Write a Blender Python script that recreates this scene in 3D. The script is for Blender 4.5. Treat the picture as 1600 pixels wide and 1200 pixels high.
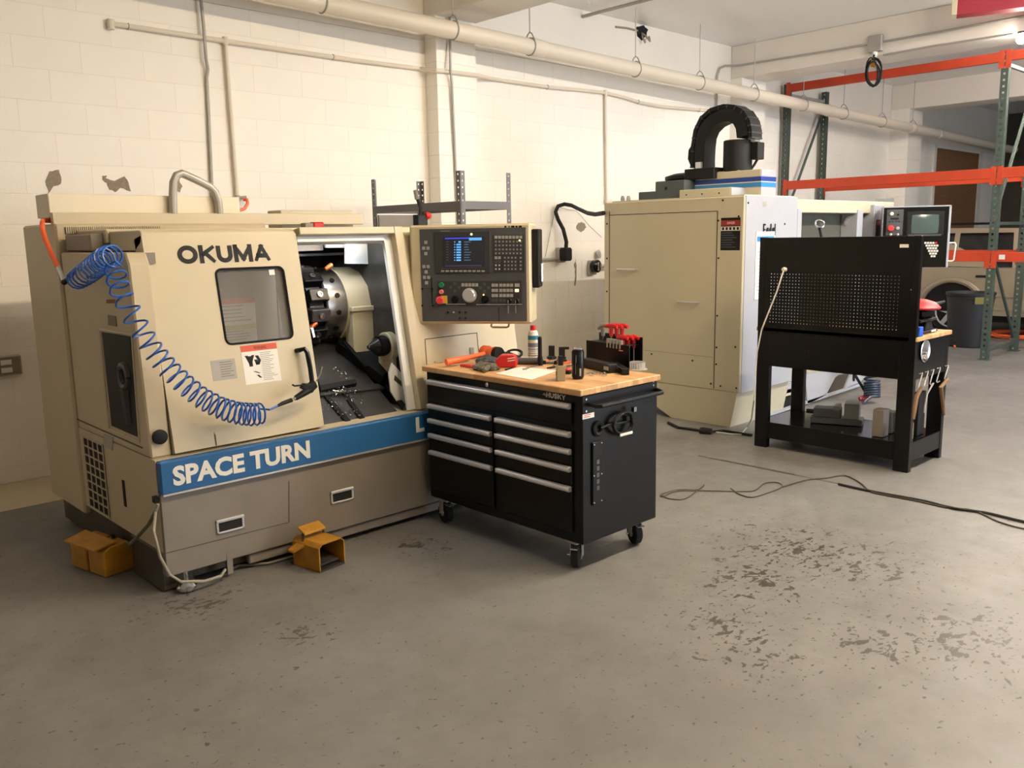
import bpy, bmesh, math, random
from mathutils import Vector, Matrix

for o in list(bpy.data.objects): bpy.data.objects.remove(o)
scene = bpy.context.scene
col = scene.collection
random.seed(7)

# ------------------------------------------------------------------ camera
CAM_H = 1.70
FPX = math.sqrt(1450*1300 - 257*208)
def _n(v): return Vector(v).normalized()
EX = _n((1450, -257, FPX)); EY = _n((-1300, -208, FPX)); EZ = EX.cross(EY)
if EZ.y > 0: EZ = -EZ
CAM = Vector((0, 0, CAM_H))
cd = bpy.data.cameras.new('camera'); cam = bpy.data.objects.new('camera', cd); col.objects.link(cam)
cd.sensor_width = 36.0; cd.lens = 36.0*FPX/1600.0; cd.clip_end = 200
M = Matrix(((EX.x, -EX.y, -EX.z, 0), (EY.x, -EY.y, -EY.z, 0), (EZ.x, -EZ.y, -EZ.z, CAM_H), (0, 0, 0, 1)))
cam.matrix_world = M
scene.camera = cam
# photo pixel (1600x1200) -> ray -> point on a plane of the room
def ray(x, y):
    c = Vector((x-800, y-600, FPX)); return Vector((EX.dot(c), EY.dot(c), EZ.dot(c)))
def onz(x, y, z=0.0): d = ray(x, y); return CAM + d*((z-CAM_H)/d.z)
def ony(x, y, Y): d = ray(x, y); return CAM + d*(Y/d.y)
def onx(x, y, X): d = ray(x, y); return CAM + d*(X/d.x)
def onpl(x, y, p0, n): d = ray(x, y); return CAM + d*((p0-CAM).dot(n)/d.dot(n))

# ------------------------------------------------------------------ world, lights, exposure
vs = scene.view_settings
vs.view_transform = 'Standard'; vs.look = 'None'; vs.gamma = 1.0; vs.use_curve_mapping = False
vs.exposure = 0.86
w = bpy.data.worlds.new('world'); scene.world = w; w.use_nodes = True
w.node_tree.nodes['Background'].inputs[0].default_value = (0.75, 0.85, 1.0, 1)
w.node_tree.nodes['Background'].inputs[1].default_value = 0.02

def area(name, loc, rot, sx, sy, power, color):
    l = bpy.data.lights.new(name, 'AREA'); l.shape = 'RECTANGLE'; l.size = sx; l.size_y = sy
    l.energy = power; l.color = color
    o = bpy.data.objects.new(name, l); col.objects.link(o); o.location = loc; o.rotation_euler = rot
    return o
WARM = (1.0, 0.80, 0.55); NEUT = (1.0, 0.91, 0.81); COOL = (0.80, 0.88, 1.0)
# fluorescent tubes of the ceiling fixtures built further down, and daylight through the roll-up door opening
# (x, y, radiant power, colour): bare tubes shine sideways as well as down
FIX = [(2.6, 1.0, 95, WARM), (4.8, 1.0, 195, WARM), (7.0, 1.0, 210, NEUT), (9.2, 1.0, 150, NEUT),
       (12.45, 3.15, 130, NEUT), (14.2, 1.0, 9, NEUT)]
TUBE_R, TUBE_L = 0.019, 1.5
area('door_daylight', (9.5, -4.9, 1.7), (math.radians(90), 0, 0), 4.2, 3.2, 230, COOL)

# ------------------------------------------------------------------ materials
def lin(c): c /= 255.0; return c/12.92 if c <= 0.04045 else ((c+0.055)/1.055)**2.4
def rgb(r, g, b): return (lin(r), lin(g), lin(b), 1.0)
MATS = {}
def mat(name, c, rough=0.5, metal=0.0, var=0.0, scale=6.0, bump=0.0, bscale=120.0, emit=0.0, alpha=1.0, trans=0.0, coat=0.0, spec=None):
    if name in MATS: return MATS[name]
    m = bpy.data.materials.new(name); m.use_nodes = True; nt = m.node_tree; b = nt.nodes['Principled BSDF']
    b.inputs['Base Color'].default_value = c; b.inputs['Roughness'].default_value = rough; b.inputs['Metallic'].default_value = metal
    if spec is not None: b.inputs['Specular IOR Level'].default_value = spec
    if coat: b.inputs['Coat Weight'].default_value = coat; b.inputs['Coat Roughness'].default_value = 0.1
    if trans: b.inputs['Transmission Weight'].default_value = trans
    if alpha < 1: b.inputs['Alpha'].default_value = alpha
    if emit: b.inputs['Emission Color'].default_value = c; b.inputs['Emission Strength'].default_value = emit
    tc = nt.nodes.new('ShaderNodeTexCoord')
    if var:
        n = nt.nodes.new('ShaderNodeTexNoise'); n.inputs['Scale'].default_value = scale; n.inputs['Detail'].default_value = 6
        r = nt.nodes.new('ShaderNodeMapRange'); r.inputs[1].default_value = 0.3; r.inputs[2].default_value = 0.7
        r.inputs[3].default_value = 1-var; r.inputs[4].default_value = 1+var*0.5
        mx = nt.nodes.new('ShaderNodeMix'); mx.data_type = 'RGBA'; mx.blend_type = 'MULTIPLY'; mx.inputs[0].default_value = 1
        nt.links.new(tc.outputs['Object'], n.inputs['Vector']); nt.links.new(n.outputs['Fac'], r.inputs[0])
        mx.inputs[6].default_value = c; nt.links.new(r.outputs[0], mx.inputs[7]); nt.links.new(mx.outputs[2], b.inputs['Base Color'])
    if bump:
        n2 = nt.nodes.new('ShaderNodeTexNoise'); n2.inputs['Scale'].default_value = bscale; n2.inputs['Detail'].default_value = 4
        bp = nt.nodes.new('ShaderNodeBump'); bp.inputs['Strength'].default_value = bump; bp.inputs['Distance'].default_value = 0.01
        nt.links.new(tc.outputs['Object'], n2.inputs['Vector']); nt.links.new(n2.outputs['Fac'], bp.inputs['Height']); nt.links.new(bp.outputs[0], b.inputs['Normal'])
    MATS[name] = m; return m
M_WALL = mat('painted_block', rgb(248, 243, 233), 0.55, var=0.05, scale=1.3, bump=0.12, bscale=60)
M_JOINT = mat('painted_joint', rgb(238, 232, 220), 0.7)
M_WHITE = mat('white_plaster', rgb(232, 226, 216), 0.6, var=0.05, scale=0.8)
M_CEIL = mat('ceiling_paint', rgb(238, 236, 234), 0.35, var=0.03, scale=0.5)
M_PIPE = mat('painted_pipe', rgb(226, 216, 198), 0.4)
M_PATCH = mat('bare_block', rgb(150, 136, 118), 0.9, var=0.2, scale=40)
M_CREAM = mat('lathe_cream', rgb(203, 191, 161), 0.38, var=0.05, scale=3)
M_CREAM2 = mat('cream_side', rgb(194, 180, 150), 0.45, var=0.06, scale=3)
M_STEEL_SHEET = mat('grey_sheet', rgb(132, 124, 114), 0.5, 0.25, var=0.06, scale=5)
M_BLUE = mat('blue_band', rgb(30, 88, 140), 0.4)
M_WHITEP = mat('white_paint', rgb(232, 232, 230), 0.35)
M_LETTER = mat('letter_white', rgb(228, 224, 214), 0.5)
M_BLACK = mat('black_gloss', rgb(9, 9, 10), 0.3, spec=0.3)
M_BLACKM = mat('black_matte', rgb(18, 18, 18), 0.6, spec=0.3)
M_RUBBER = mat('rubber', rgb(20, 20, 21), 0.8)
M_CHROME = mat('chrome', rgb(215, 215, 218), 0.18, 1.0)
M_ALU = mat('brushed_aluminium', rgb(214, 214, 216), 0.3, 0.65)
M_GALV = mat('galvanised', rgb(172, 169, 162), 0.45, 0.35)
M_DKMETAL = mat('dark_metal', rgb(38, 37, 38), 0.35, 0.7, var=0.25, scale=14)
M_INSIDE = mat('oily_inside', rgb(78, 76, 76), 0.3, 0.5, var=0.3, scale=9)
M_STEEL = mat('machined_steel', rgb(165, 163, 160), 0.28, 1.0)
M_BROWN = mat('stain_shade_brown', rgb(66, 58, 46), 0.5, var=0.2)
M_DKGREY = mat('panel_grey', rgb(70, 72, 76), 0.5)
M_DKGREY2 = mat('panel_grey_dark', rgb(48, 49, 52), 0.45)
M_KEY = mat('key_grey', rgb(160, 158, 154), 0.5)
M_GREYSHELF = mat('shelf_grey', rgb(98, 98, 100), 0.5)
M_GREEN = mat('rack_green', rgb(66, 79, 71), 0.5, var=0.15)
M_ORANGE = mat('rack_orange', rgb(196, 66, 32), 0.5, var=0.12, scale=4)
M_ORHOSE = mat('orange_hose', rgb(244, 108, 58), 0.45)
M_BLHOSE = mat('blue_hose', rgb(36, 92, 176), 0.3)
M_YELLOW = mat('pedal_yellow', rgb(176, 124, 26), 0.5, var=0.25, scale=12)
M_RED = mat('red_plastic', rgb(196, 30, 34), 0.4)
M_REDB = mat('dark_red', rgb(150, 24, 42), 0.5)
M_MILL = mat('mill_cream', rgb(200, 192, 166), 0.45, var=0.04, scale=2)
M_MILLW = mat('mill_white_lit', rgb(170, 173, 180), 0.4, var=0.03)  # cool tint puts the light on the front faces into the colour
M_SLATE = mat('slate_casting', rgb(78, 86, 88), 0.55, var=0.08)
M_TAN = mat('tan_box', rgb(150, 138, 112), 0.5)
M_SKIN = mat('car_paint', rgb(166, 154, 132), 0.3, 0.3, coat=0.6)
M_GLASSD = mat('dark_glass', rgb(16, 18, 20), 0.08)
M_DARKWOOD = mat('osb', rgb(136, 98, 66), 0.8, var=0.45, scale=30)
M_TRASH = mat('trash_plastic', rgb(30, 33, 38), 0.5)
M_PAPER = mat('paper', rgb(238, 234, 226), 0.8)
M_GLOVE = mat('glove_fabric', rgb(98, 92, 78), 0.9, var=0.5, scale=60)
M_HOLE = mat('hole_black', rgb(10, 10, 10), 0.8)
M_WOODDK = mat('handle_wood', rgb(128, 98, 66), 0.6, var=0.2, scale=20)
M_GREYST = mat('sticker_grey', rgb(168, 164, 156), 0.6)
M_STRED = mat('sticker_red', rgb(206, 84, 58), 0.6)
M_LIGHTBOX = mat('tube_glow', (1, 0.93, 0.82, 1), 0.5, emit=6.0)
M_SCREENB = mat('screen_dark', rgb(40, 42, 52), 0.15)
M_SCR1 = mat('screen_blue', rgb(50, 62, 190), 0.3, emit=0.7)
M_SCR2 = mat('screen_cyan', rgb(80, 150, 215), 0.3, emit=0.6)
M_CRT = mat('crt_glass', rgb(76, 92, 90), 0.12)
M_LED = mat('led_yellow', rgb(250, 235, 150), 0.4, emit=1.2)
M_DKBLUE = mat('stripe_dark_blue', rgb(34, 60, 140), 0.4)
M_LTBLUE = mat('stripe_light_blue', rgb(50, 130, 190), 0.4)
M_CLEAR = mat('clear_plastic', rgb(220, 222, 222), 0.15, alpha=0.45)

def glass_mat():
    m = bpy.data.materials.new('window_glass'); m.use_nodes = True; b = m.node_tree.nodes['Principled BSDF']
    b.inputs['Base Color'].default_value = rgb(150, 148, 142); b.inputs['Roughness'].default_value = 0.08; b.inputs['Alpha'].default_value = 0.35
    return m
M_GLASS = glass_mat()

def butcher():
    m = bpy.data.materials.new('butcher_block'); m.use_nodes = True; nt = m.node_tree; b = nt.nodes['Principled BSDF']
    tc = nt.nodes.new('ShaderNodeTexCoord')
    bk = nt.nodes.new('ShaderNodeTexBrick'); bk.inputs['Scale'].default_value = 1.0
    bk.inputs['Color1'].default_value = rgb(212, 172, 122); bk.inputs['Color2'].default_value = rgb(186, 140, 92); bk.inputs['Mortar'].default_value = rgb(170, 124, 80)
    bk.inputs['Mortar Size'].default_value = 0.001; bk.inputs['Brick Width'].default_value = 0.32; bk.inputs['Row Height'].default_value = 0.042
    mp = nt.nodes.new('ShaderNodeMapping'); mp.inputs['Rotation'].default_value = (0, 0, math.pi/2)
    n = nt.nodes.new('ShaderNodeTexNoise'); n.inputs['Scale'].default_value = 30
    mx = nt.nodes.new('ShaderNodeMix'); mx.data_type = 'RGBA'; mx.blend_type = 'OVERLAY'; mx.inputs[0].default_value = 0.25
    nt.links.new(tc.outputs['Object'], mp.inputs[0]); nt.links.new(mp.outputs[0], bk.inputs['Vector']); nt.links.new(mp.outputs[0], n.inputs['Vector'])
    nt.links.new(bk.outputs['Color'], mx.inputs[6]); nt.links.new(n.outputs['Color'], mx.inputs[7]); nt.links.new(mx.outputs[2], b.inputs['Base Color'])
    b.inputs['Roughness'].default_value = 0.5
    return m
M_WOOD = butcher()

def floor_mat():
    m = bpy.data.materials.new('floor_concrete'); m.use_nodes = True; nt = m.node_tree; b = nt.nodes['Principled BSDF']
    N = nt.nodes; L = nt.links
    tc = N.new('ShaderNodeTexCoord')
    def noise(s, d=6, r=0.6, dist=0.0):
        n = N.new('ShaderNodeTexNoise'); n.inputs['Scale'].default_value = s; n.inputs['Detail'].default_value = d; n.inputs['Roughness'].default_value = r
        n.inputs['Distortion'].default_value = dist
        L.new(tc.outputs['Object'], n.inputs['Vector']); return n.outputs['Fac']
    def mr(v, a, b_, c, d):
        r = N.new('ShaderNodeMapRange'); r.inputs[1].default_value = a; r.inputs[2].default_value = b_; r.inputs[3].default_value = c; r.inputs[4].default_value = d
        L.new(v, r.inputs[0]); return r.outputs[0]
    def math_(op, a, b_):
        k = N.new('ShaderNodeMath'); k.operation = op
        for i, v in enumerate((a, b_)):
            if isinstance(v, float): k.inputs[i].default_value = v
            else: L.new(v, k.inputs[i])
        return k.outputs[0]
    def mixc(f, a, b_):
        k = N.new('ShaderNodeMix'); k.data_type = 'RGBA'
        L.new(f, k.inputs[0])
        for i, v in ((6, a), (7, b_)):
            if isinstance(v, tuple): k.inputs[i].default_value = v
            else: L.new(v, k.inputs[i])
        return k.outputs[2]
    base = mixc(mr(noise(0.9), 0.35, 0.65, 0, 1), rgb(124, 123, 121), rgb(111, 110, 107))
    base = mixc(mr(noise(7.0, 8, 0.7), 0.45, 0.75, 0, 0.5), base, rgb(100, 98, 94))
    # worn spots: density rises near the places the paint has been worn through
    dens = None
    sep = tc.outputs['Object']
    for (px, py, rad) in ((1180, 905, 0.55), (1330, 880, 0.6), (1240, 860, 0.7), (1350, 1000, 0.35), (1500, 1000, 0.6), (1130, 975, 0.4), (1180, 1020, 0.4), (470, 990, 0.25), (310, 940, 0.35), (560, 830, 0.3), (1570, 990, 0.4), (660, 850, 0.3)):
        p = onz(px, py)
        vm = N.new('ShaderNodeVectorMath'); vm.operation = 'DISTANCE'; L.new(sep, vm.inputs[0]); vm.inputs[1].default_value = p
        f = mr(vm.outputs['Value'], 0.0, rad, 0.17, 0.0)
        dens = f if dens is None else math_('MAXIMUM', dens, f)
    mp = N.new('ShaderNodeMapping'); mp.inputs['Scale'].default_value = (1.0, 1.35, 1.0); L.new(tc.outputs['Object'], mp.inputs[0])
    n = N.new('ShaderNodeTexNoise'); n.inputs['Scale'].default_value = 10.0; n.inputs['Detail'].default_value = 5; n.inputs['Roughness'].default_value = 0.62; n.inputs['Distortion'].default_value = 0.4
    L.new(mp.outputs[0], n.inputs['Vector'])
    spots = mr(math_('ADD', n.outputs['Fac'], dens), 0.695, 0.715, 0, 1)
    small = mr(noise(34.0, 3, 0.5), 0.675, 0.695, 0, 0.8)
    n2 = N.new('ShaderNodeTexNoise'); n2.inputs['Scale'].default_value = 25.0; n2.inputs['Detail'].default_value = 4; n2.inputs['Distortion'].default_value = 0.3; L.new(mp.outputs[0], n2.inputs['Vector'])
    spots2 = mr(math_('ADD', n2.outputs['Fac'], math_('MULTIPLY', dens, 0.75)), 0.69, 0.71, 0, 1)
    f = math_('MAXIMUM', math_('MAXIMUM', spots, spots2), small)
    thin = mr(noise(2.2, 7, 0.65), 0.52, 0.72, 0, 0.35); base = mixc(thin, base, rgb(92, 88, 84))
    base = mixc(math_('MULTIPLY', f, 0.9), base, rgb(58, 50, 43))
    # cream overspray strip along the back wall
    sx = N.new('ShaderNodeSeparateXYZ'); L.new(tc.outputs['Object'], sx.inputs[0])
    st = mr(sx.outputs['Y'], 6.195, 6.205, 0, 1); st2 = mr(sx.outputs['X'], 10.0, 10.05, 1, 0)
    base = mixc(math_('MULTIPLY', math_('MULTIPLY', st, st2), 0.8), base, rgb(214, 200, 168))
    L.new(base, b.inputs['Base Color'])
    b.inputs['Roughness'].default_value = 0.42
    L.new(mr(noise(5.0), 0.3, 0.7, 0.34, 0.55), b.inputs['Roughness'])
    bp = N.new('ShaderNodeBump'); bp.inputs['Strength'].default_value = 0.08; bp.inputs['Distance'].default_value = 0.01
    L.new(noise(40.0), bp.inputs['Height']); L.new(bp.outputs[0], b.inputs['Normal'])
    return m
M_FLOOR = floor_mat()

# ------------------------------------------------------------------ mesh helpers
ORI = {}
class MB:
    def __init__(s): s.v = []; s.f = []
    def add(s, vs_, fs):
        k = len(s.v); s.v += [Vector(q) for q in vs_]; s.f += [[i+k for i in f] for f in fs]; return s
    def box(s, x0, x1, y0, y1, z0, z1, b=0.0, rot=None):
        bm = bmesh.new(); bmesh.ops.create_cube(bm, size=1)
        for v in bm.verts: v.co = Vector((x0+(v.co.x+.5)*(x1-x0), y0+(v.co.y+.5)*(y1-y0), z0+(v.co.z+.5)*(z1-z0)))
        if b: bmesh.ops.bevel(bm, geom=bm.edges[:], offset=b, segments=1, profile=0.5, affect='EDGES')
        return s.bm(bm, rot)
    def obox(s, c, u, v, n, du, dv, dn, b=0.0):
        "box centred at c with half sizes along axes u,v,n"
        u, v, n = Vector(u).normalized(), Vector(v).normalized(), Vector(n).normalized(); c = Vector(c)
        bm = bmesh.new(); bmesh.ops.create_cube(bm, size=2)
        for q in bm.verts: q.co = Vector((q.co.x*du, q.co.y*dv, q.co.z*dn))
        if b: bmesh.ops.bevel(bm, geom=bm.edges[:], offset=b, segments=1, profile=0.5, affect='EDGES')
        for q in bm.verts: q.co = c + u*q.co.x + v*q.co.y + n*q.co.z
        if u.cross(v).dot(n) < 0: bmesh.ops.reverse_faces(bm, faces=bm.faces[:])
        return s.bm(bm)
    def bm(s, bm, mtx=None):
        bm.verts.index_update()
        s.add([(mtx @ v.co if mtx else v.co.copy()) for v in bm.verts], [[v.index for v in f.verts] for f in bm.faces]); bm.free(); return s
    def prism(s, poly, off, b=0.0):
        "polygon (list of 3D points) extruded by vector off"
        off = Vector(off); P = [Vector(p) for p in poly]
        bm = bmesh.new()
        a = [bm.verts.new(p) for p in P]; c = [bm.verts.new(p+off) for p in P]; n = len(P)
        bm.faces.new(a); bm.faces.new(c[::-1])
        for i in range(n): bm.faces.new((a[i], c[i], c[(i+1) % n], a[(i+1) % n]))
        bmesh.ops.recalc_face_normals(bm, faces=bm.faces[:])
        if b: bmesh.ops.bevel(bm, geom=bm.edges[:], offset=b, segments=1, profile=0.5, affect='EDGES')
        return s.bm(bm)
    def tube(s, pts, r, n=8, cap=True):
        P = [Vector(p) for p in pts]; m = len(P)
        R_ = r if isinstance(r, (list, tuple)) else [r]*m
        T = [(P[min(i+1, m-1)]-P[max(i-1, 0)]).normalized() for i in range(m)]
        a = Vector((0, 0, 1)) if abs(T[0].z) < 0.9 else Vector((1, 0, 0))
        u = T[0].cross(a).normalized(); k = len(s.v)
        for i in range(m):
            u = (u - T[i]*u.dot(T[i])).normalized(); w_ = T[i].cross(u)
            for j in range(n):
                t = 2*math.pi*j/n; s.v.append(P[i]+(u*math.cos(t)+w_*math.sin(t))*R_[i])
        for i in range(m-1):
            for j in range(n):
                s.f.append([k+i*n+j, k+i*n+(j+1) % n, k+(i+1)*n+(j+1) % n, k+(i+1)*n+j])
        if cap: s.f.append([k+j for j in range(n)][::-1]); s.f.append([k+(m-1)*n+j for j in range(n)])
        return s
    def lathe(s, prof, c, axis=(0, 0, 1), n=24):
        "profile [(r, h)] turned about axis through c"
        ax = Vector(axis).normalized(); c = Vector(c)
        P = [c+ax*h for r, h in prof]; a = Vector((0, 0, 1)) if abs(ax.z) < 0.9 else Vector((1, 0, 0))
        u = ax.cross(a).normalized(); w_ = ax.cross(u); k = len(s.v); m = len(prof)
        for (r, h), p in zip(prof, P):
            for j in range(n):
                t = 2*math.pi*j/n; s.v.append(p+(u*math.cos(t)+w_*math.sin(t))*max(r, 1e-4))
        for i in range(m-1):
            for j in range(n): s.f.append([k+i*n+j, k+i*n+(j+1) % n, k+(i+1)*n+(j+1) % n, k+(i+1)*n+j])
        s.f.append([k+j for j in range(n)][::-1]); s.f.append([k+(m-1)*n+j for j in range(n)])
        return s
    def disc_torus(s, c, axis, R, r, n=24, m=8, a0=0, a1=2*math.pi):
        ax = Vector(axis).normalized(); c = Vector(c); a = Vector((0, 0, 1)) if abs(ax.z) < 0.9 else Vector((1, 0, 0))
        u = ax.cross(a).normalized(); w_ = ax.cross(u)
        pts = [c+(u*math.cos(a0+(a1-a0)*i/n)+w_*math.sin(a0+(a1-a0)*i/n))*R for i in range(n+1)]
        return s.tube(pts, r, m)
    def perf(s, o, u, v, n, cols, rows, pu, pv, hole, th, mu=0.0, mv=0.0):
        "perforated plate: grid of square holes; corner o, axes u,v, normal n (thickness th); mu,mv margins"
        u, v, n = Vector(u).normalized(), Vector(v).normalized(), Vector(n).normalized(); o = Vector(o)
        us = [0.0]; vs2 = [0.0]
        for i in range(cols): us += [mu+i*pu+(pu-hole)/2, mu+i*pu+(pu+hole)/2]
        us.append(2*mu+cols*pu)
        for j in range(rows): vs2 += [mv+j*pv+(pv-hole)/2, mv+j*pv+(pv+hole)/2]
        vs2.append(2*mv+rows*pv)
        U, V_ = len(us), len(vs2); bm = bmesh.new()
        g = [[bm.verts.new(o+u*a+v*b_) for b_ in vs2] for a in us]
        for i in range(U-1):
            for j in range(V_-1):
                if i % 2 == 1 and j % 2 == 1: continue
                bm.faces.new((g[i][j], g[i+1][j], g[i+1][j+1], g[i][j+1]))
        if th:
            r = bmesh.ops.extrude_face_region(bm, geom=bm.faces[:])
            for q in r['geom']:
                if isinstance(q, bmesh.types.BMVert): q.co += n*th
            bmesh.ops.recalc_face_normals(bm, faces=bm.faces[:])
        return s.bm(bm)
    def build(s, name, m, parent=None, ori=None, label=None, smooth=30):
        if parent is not None: o0 = ORI[parent.name]
        else:
            if ori is None:
                xs = [p.x for p in s.v]; ys = [p.y for p in s.v]; zs = [p.z for p in s.v]
                ori = Vector(((min(xs)+max(xs))/2, (min(ys)+max(ys))/2, min(zs)))
            o0 = Vector(ori)
        me = bpy.data.meshes.new(name); me.from_pydata([tuple(p-o0) for p in s.v], [], s.f); me.update()
        me.materials.append(m)
        if smooth:
            me.polygons.foreach_set('use_smooth', [True]*len(me.polygons)); me.set_sharp_from_angle(angle=math.radians(smooth))
        ob = bpy.data.objects.new(name, me); col.objects.link(ob)
        if parent is not None: ob.parent = parent
        else: ob.location = o0
        ORI[ob.name] = o0
        if label: ob['label'] = label
        return ob
def thing(name, label, cat, loc, group=None):
    o = bpy.data.objects.new(name, None); col.objects.link(o); o.location = loc; ORI[o.name] = Vector(loc)
    o.empty_display_size = 0.1
    return tag(o, label, cat, group)
def tag(o, label, cat, group=None, kind=None):
    o['label'] = label; o['category'] = cat
    if group: o['group'] = group
    if kind: o['kind'] = kind
    return o
def struct(o, label=None):
    o['kind'] = 'structure'
    if label: o['label'] = label
    return o
def inst(src, name, loc, parent=None, rotz=0.0):
    o = bpy.data.objects.new(name, src.data); col.objects.link(o); o.parent = parent
    o.location = Vector(loc)-(ORI[parent.name] if parent else Vector()); o.rotation_euler = (0, 0, rotz); ORI[o.name] = Vector(loc); return o
def copy_thing(root, loc, label=None, group=None):
    def rec(o, par):
        c = o.copy(); col.objects.link(c); c.parent = par; ORI[c.name] = ORI[o.name]
        for ch in list(o.children): rec(ch, c)
        return c
    r = rec(root, None); r.location = loc
    if label: r['label'] = label
    if group: r['group'] = group
    return r
GLY = {
 'O': (1.15, [[('arc', .5, .5, .5, .5, 0, 360)]]), 'K': (.95, [[(0, 0), (0, 1)], [(1, 1), (.12, .48)], [(.35, .58), (1, 0)]]), 'U': (.95, [[(0, 1), (0, .4), ('arc', .5, .4, .5, .4, 180, 360), (1, .4), (1, 1)]]),
 'M': (1.15, [[(0, 0), (0, 1)], [(0, 1), (.5, .1), (1, 1)], [(1, 1), (1, 0)]]), 'A': (1.05, [[(0, 0), (.5, 1), (1, 0)], [(.2, .28), (.8, .28)]]), 'H': (.9, [[(0, 0), (0, 1)], [(1, 0), (1, 1)], [(0, .5), (1, .5)]]),
 'S': (.85, [[('arc', .5, .74, .5, .26, 20, 270), ('arc', .5, .26, .5, .26, 90, -160)]]), 'Y': (.95, [[(0, 1), (.5, .45), (1, 1)], [(.5, .5), (.5, 0)]]), 'P': (.85, [[(0, 0), (0, 1), (.55, 1), ('arc', .6, .72, .4, .28, 90, -90), (0, .44)]]),
 'C': (1.0, [[('arc', .5, .5, .5, .5, 40, 320)]]), 'E': (.8, [[(1, 1), (0, 1), (0, 0), (1, 0)], [(0, .52), (.9, .52)]]), 'T': (.9, [[(0, 1), (1, 1)], [(.5, 1), (.5, 0)]]), 'R': (.92, [[(0, 0), (0, 1), (.55, 1), ('arc', .6, .74, .4, .26, 90, -90), (0, .48)], [(.5, .48), (1, 0)]]),
 'N': (.95, [[(0, 0), (0, 1)], [(0, 1), (1, 0)], [(1, 0), (1, 1)]]), 'L': (.75, [[(0, 1), (0, 0), (1, 0)]]), 'F': (.75, [[(1, 1), (0, 1), (0, 0)], [(0, .5), (.8, .5)]]), 'D': (.95, [[(0, 0), (0, 1), (.45, 1), ('arc', .5, .5, .5, .5, 90, -90), (0, 0)]]),
 'a': (.75, [[('arc', .5, .3, .5, .3, 0, 360)], [(1, .62), (1, 0)]]), 'd': (.75, [[('arc', .5, .3, .5, .3, 0, 360)], [(1, 1), (1, 0)]]), 'l': (.22, [[(.5, 1), (.5, 0)]]), ' ': (.45, [])}
def stroke_text(s, name, m, o, u, v, height, width, parent, depth=0.0015, t=0.2, gap=0.14, label=None):
    "bold block lettering drawn with strokes of thickness t (fraction of the height)"
    u = Vector(u).normalized(); v = Vector(v).normalized(); n = u.cross(v); o = Vector(o)
    tot = sum(GLY[c][0] for c in s)+gap*(len(s)-1); kx = width/tot; x = 0.0; b = MB()
    th = t*height
    for c in s:
        wd, strokes = GLY[c]; W_ = wd*kx
        for st in strokes:
            pts = []
            for p in st:
                if p[0] == 'arc':
                    _, cx, cy, rx, ry, a0, a1 = p; k = max(4, int(abs(a1-a0)/15))
                    for i in range(k+1): a = math.radians(a0+(a1-a0)*i/k); pts.append((cx+rx*math.cos(a), cy+ry*math.sin(a)))
                else: pts.append(p)
            Q = [Vector((th/2+(W_-th)*px, th/2+(height-th)*py)) for px, py in pts]
            for i in range(len(Q)-1):
                d = Q[i+1]-Q[i]
                if d.length < 1e-6: continue
                d.normalize(); pr = Vector((-d.y, d.x)); e0 = e1 = th/2
                if len(pts) > 5: e0 = e1 = th*.12 if 0 < i < len(Q)-2 else th*.3
                q = [Q[i]-d*e0-pr*th/2, Q[i+1]+d*e1-pr*th/2, Q[i+1]+d*e1+pr*th/2, Q[i]-d*e0+pr*th/2]
                q = [Vector((min(max(a.x, 0), W_), min(max(a.y, 0), height))) for a in q]
                b.prism([o+u*(x+a.x)+v*a.y for a in q], n*(depth+.00004*(i % 5)))
        x += W_+gap*kx
    return b.build(name, m, parent, label=label, smooth=0)
def text(s, name, m, o, u, v, height, width, parent, depth=0.002, bold=0.0, label=None):
    "raised lettering with lower-left corner o, along u, up v, scaled to width x height"
    cu = bpy.data.curves.new('t', 'FONT'); cu.body = s; cu.size = 1; cu.offset = bold; cu.extrude = 0.0; cu.resolution_u = 3
    to = bpy.data.objects.new('t', cu); col.objects.link(to)
    me = bpy.data.meshes.new_from_object(to); bpy.data.objects.remove(to); bpy.data.curves.remove(cu)
    xs = [q.co.x for q in me.vertices]; ys = [q.co.y for q in me.vertices]
    x0, x1, y0, y1 = min(xs), max(xs), min(ys), max(ys)
    u = Vector(u).normalized(); v = Vector(v).normalized(); n = u.cross(v); o = Vector(o)
    bm = bmesh.new(); bm.from_mesh(me); bpy.data.meshes.remove(me)
    for q in bm.verts: q.co = o+u*((q.co.x-x0)/(x1-x0)*width)+v*((q.co.y-y0)/(y1-y0)*height)
    r = bmesh.ops.extrude_face_region(bm, geom=bm.faces[:])
    for q in r['geom']:
        if isinstance(q, bmesh.types.BMVert): q.co += n*depth
    b = MB().bm(bm)
    return b.build(name, m, parent, label=label, smooth=0)
def lines(name, m, parent, o, u, v, n, w_, h, rows, frac=(0.6, 1.0), th=0.0008, fill=0.35):
    "rows of flat print"
    u, v, n = Vector(u), Vector(v), Vector(n); b = MB()
    for i in range(rows):
        f = random.uniform(*frac); y = h*(1-(i+0.5)/rows); hh = h/rows*fill
        p = o+v*y+n*th; b.add([p, p+u*w_*f, p+u*w_*f+v*hh, p+v*hh], [[0, 1, 2, 3]])
    return b.build(name, m, parent, smooth=0)
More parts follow.
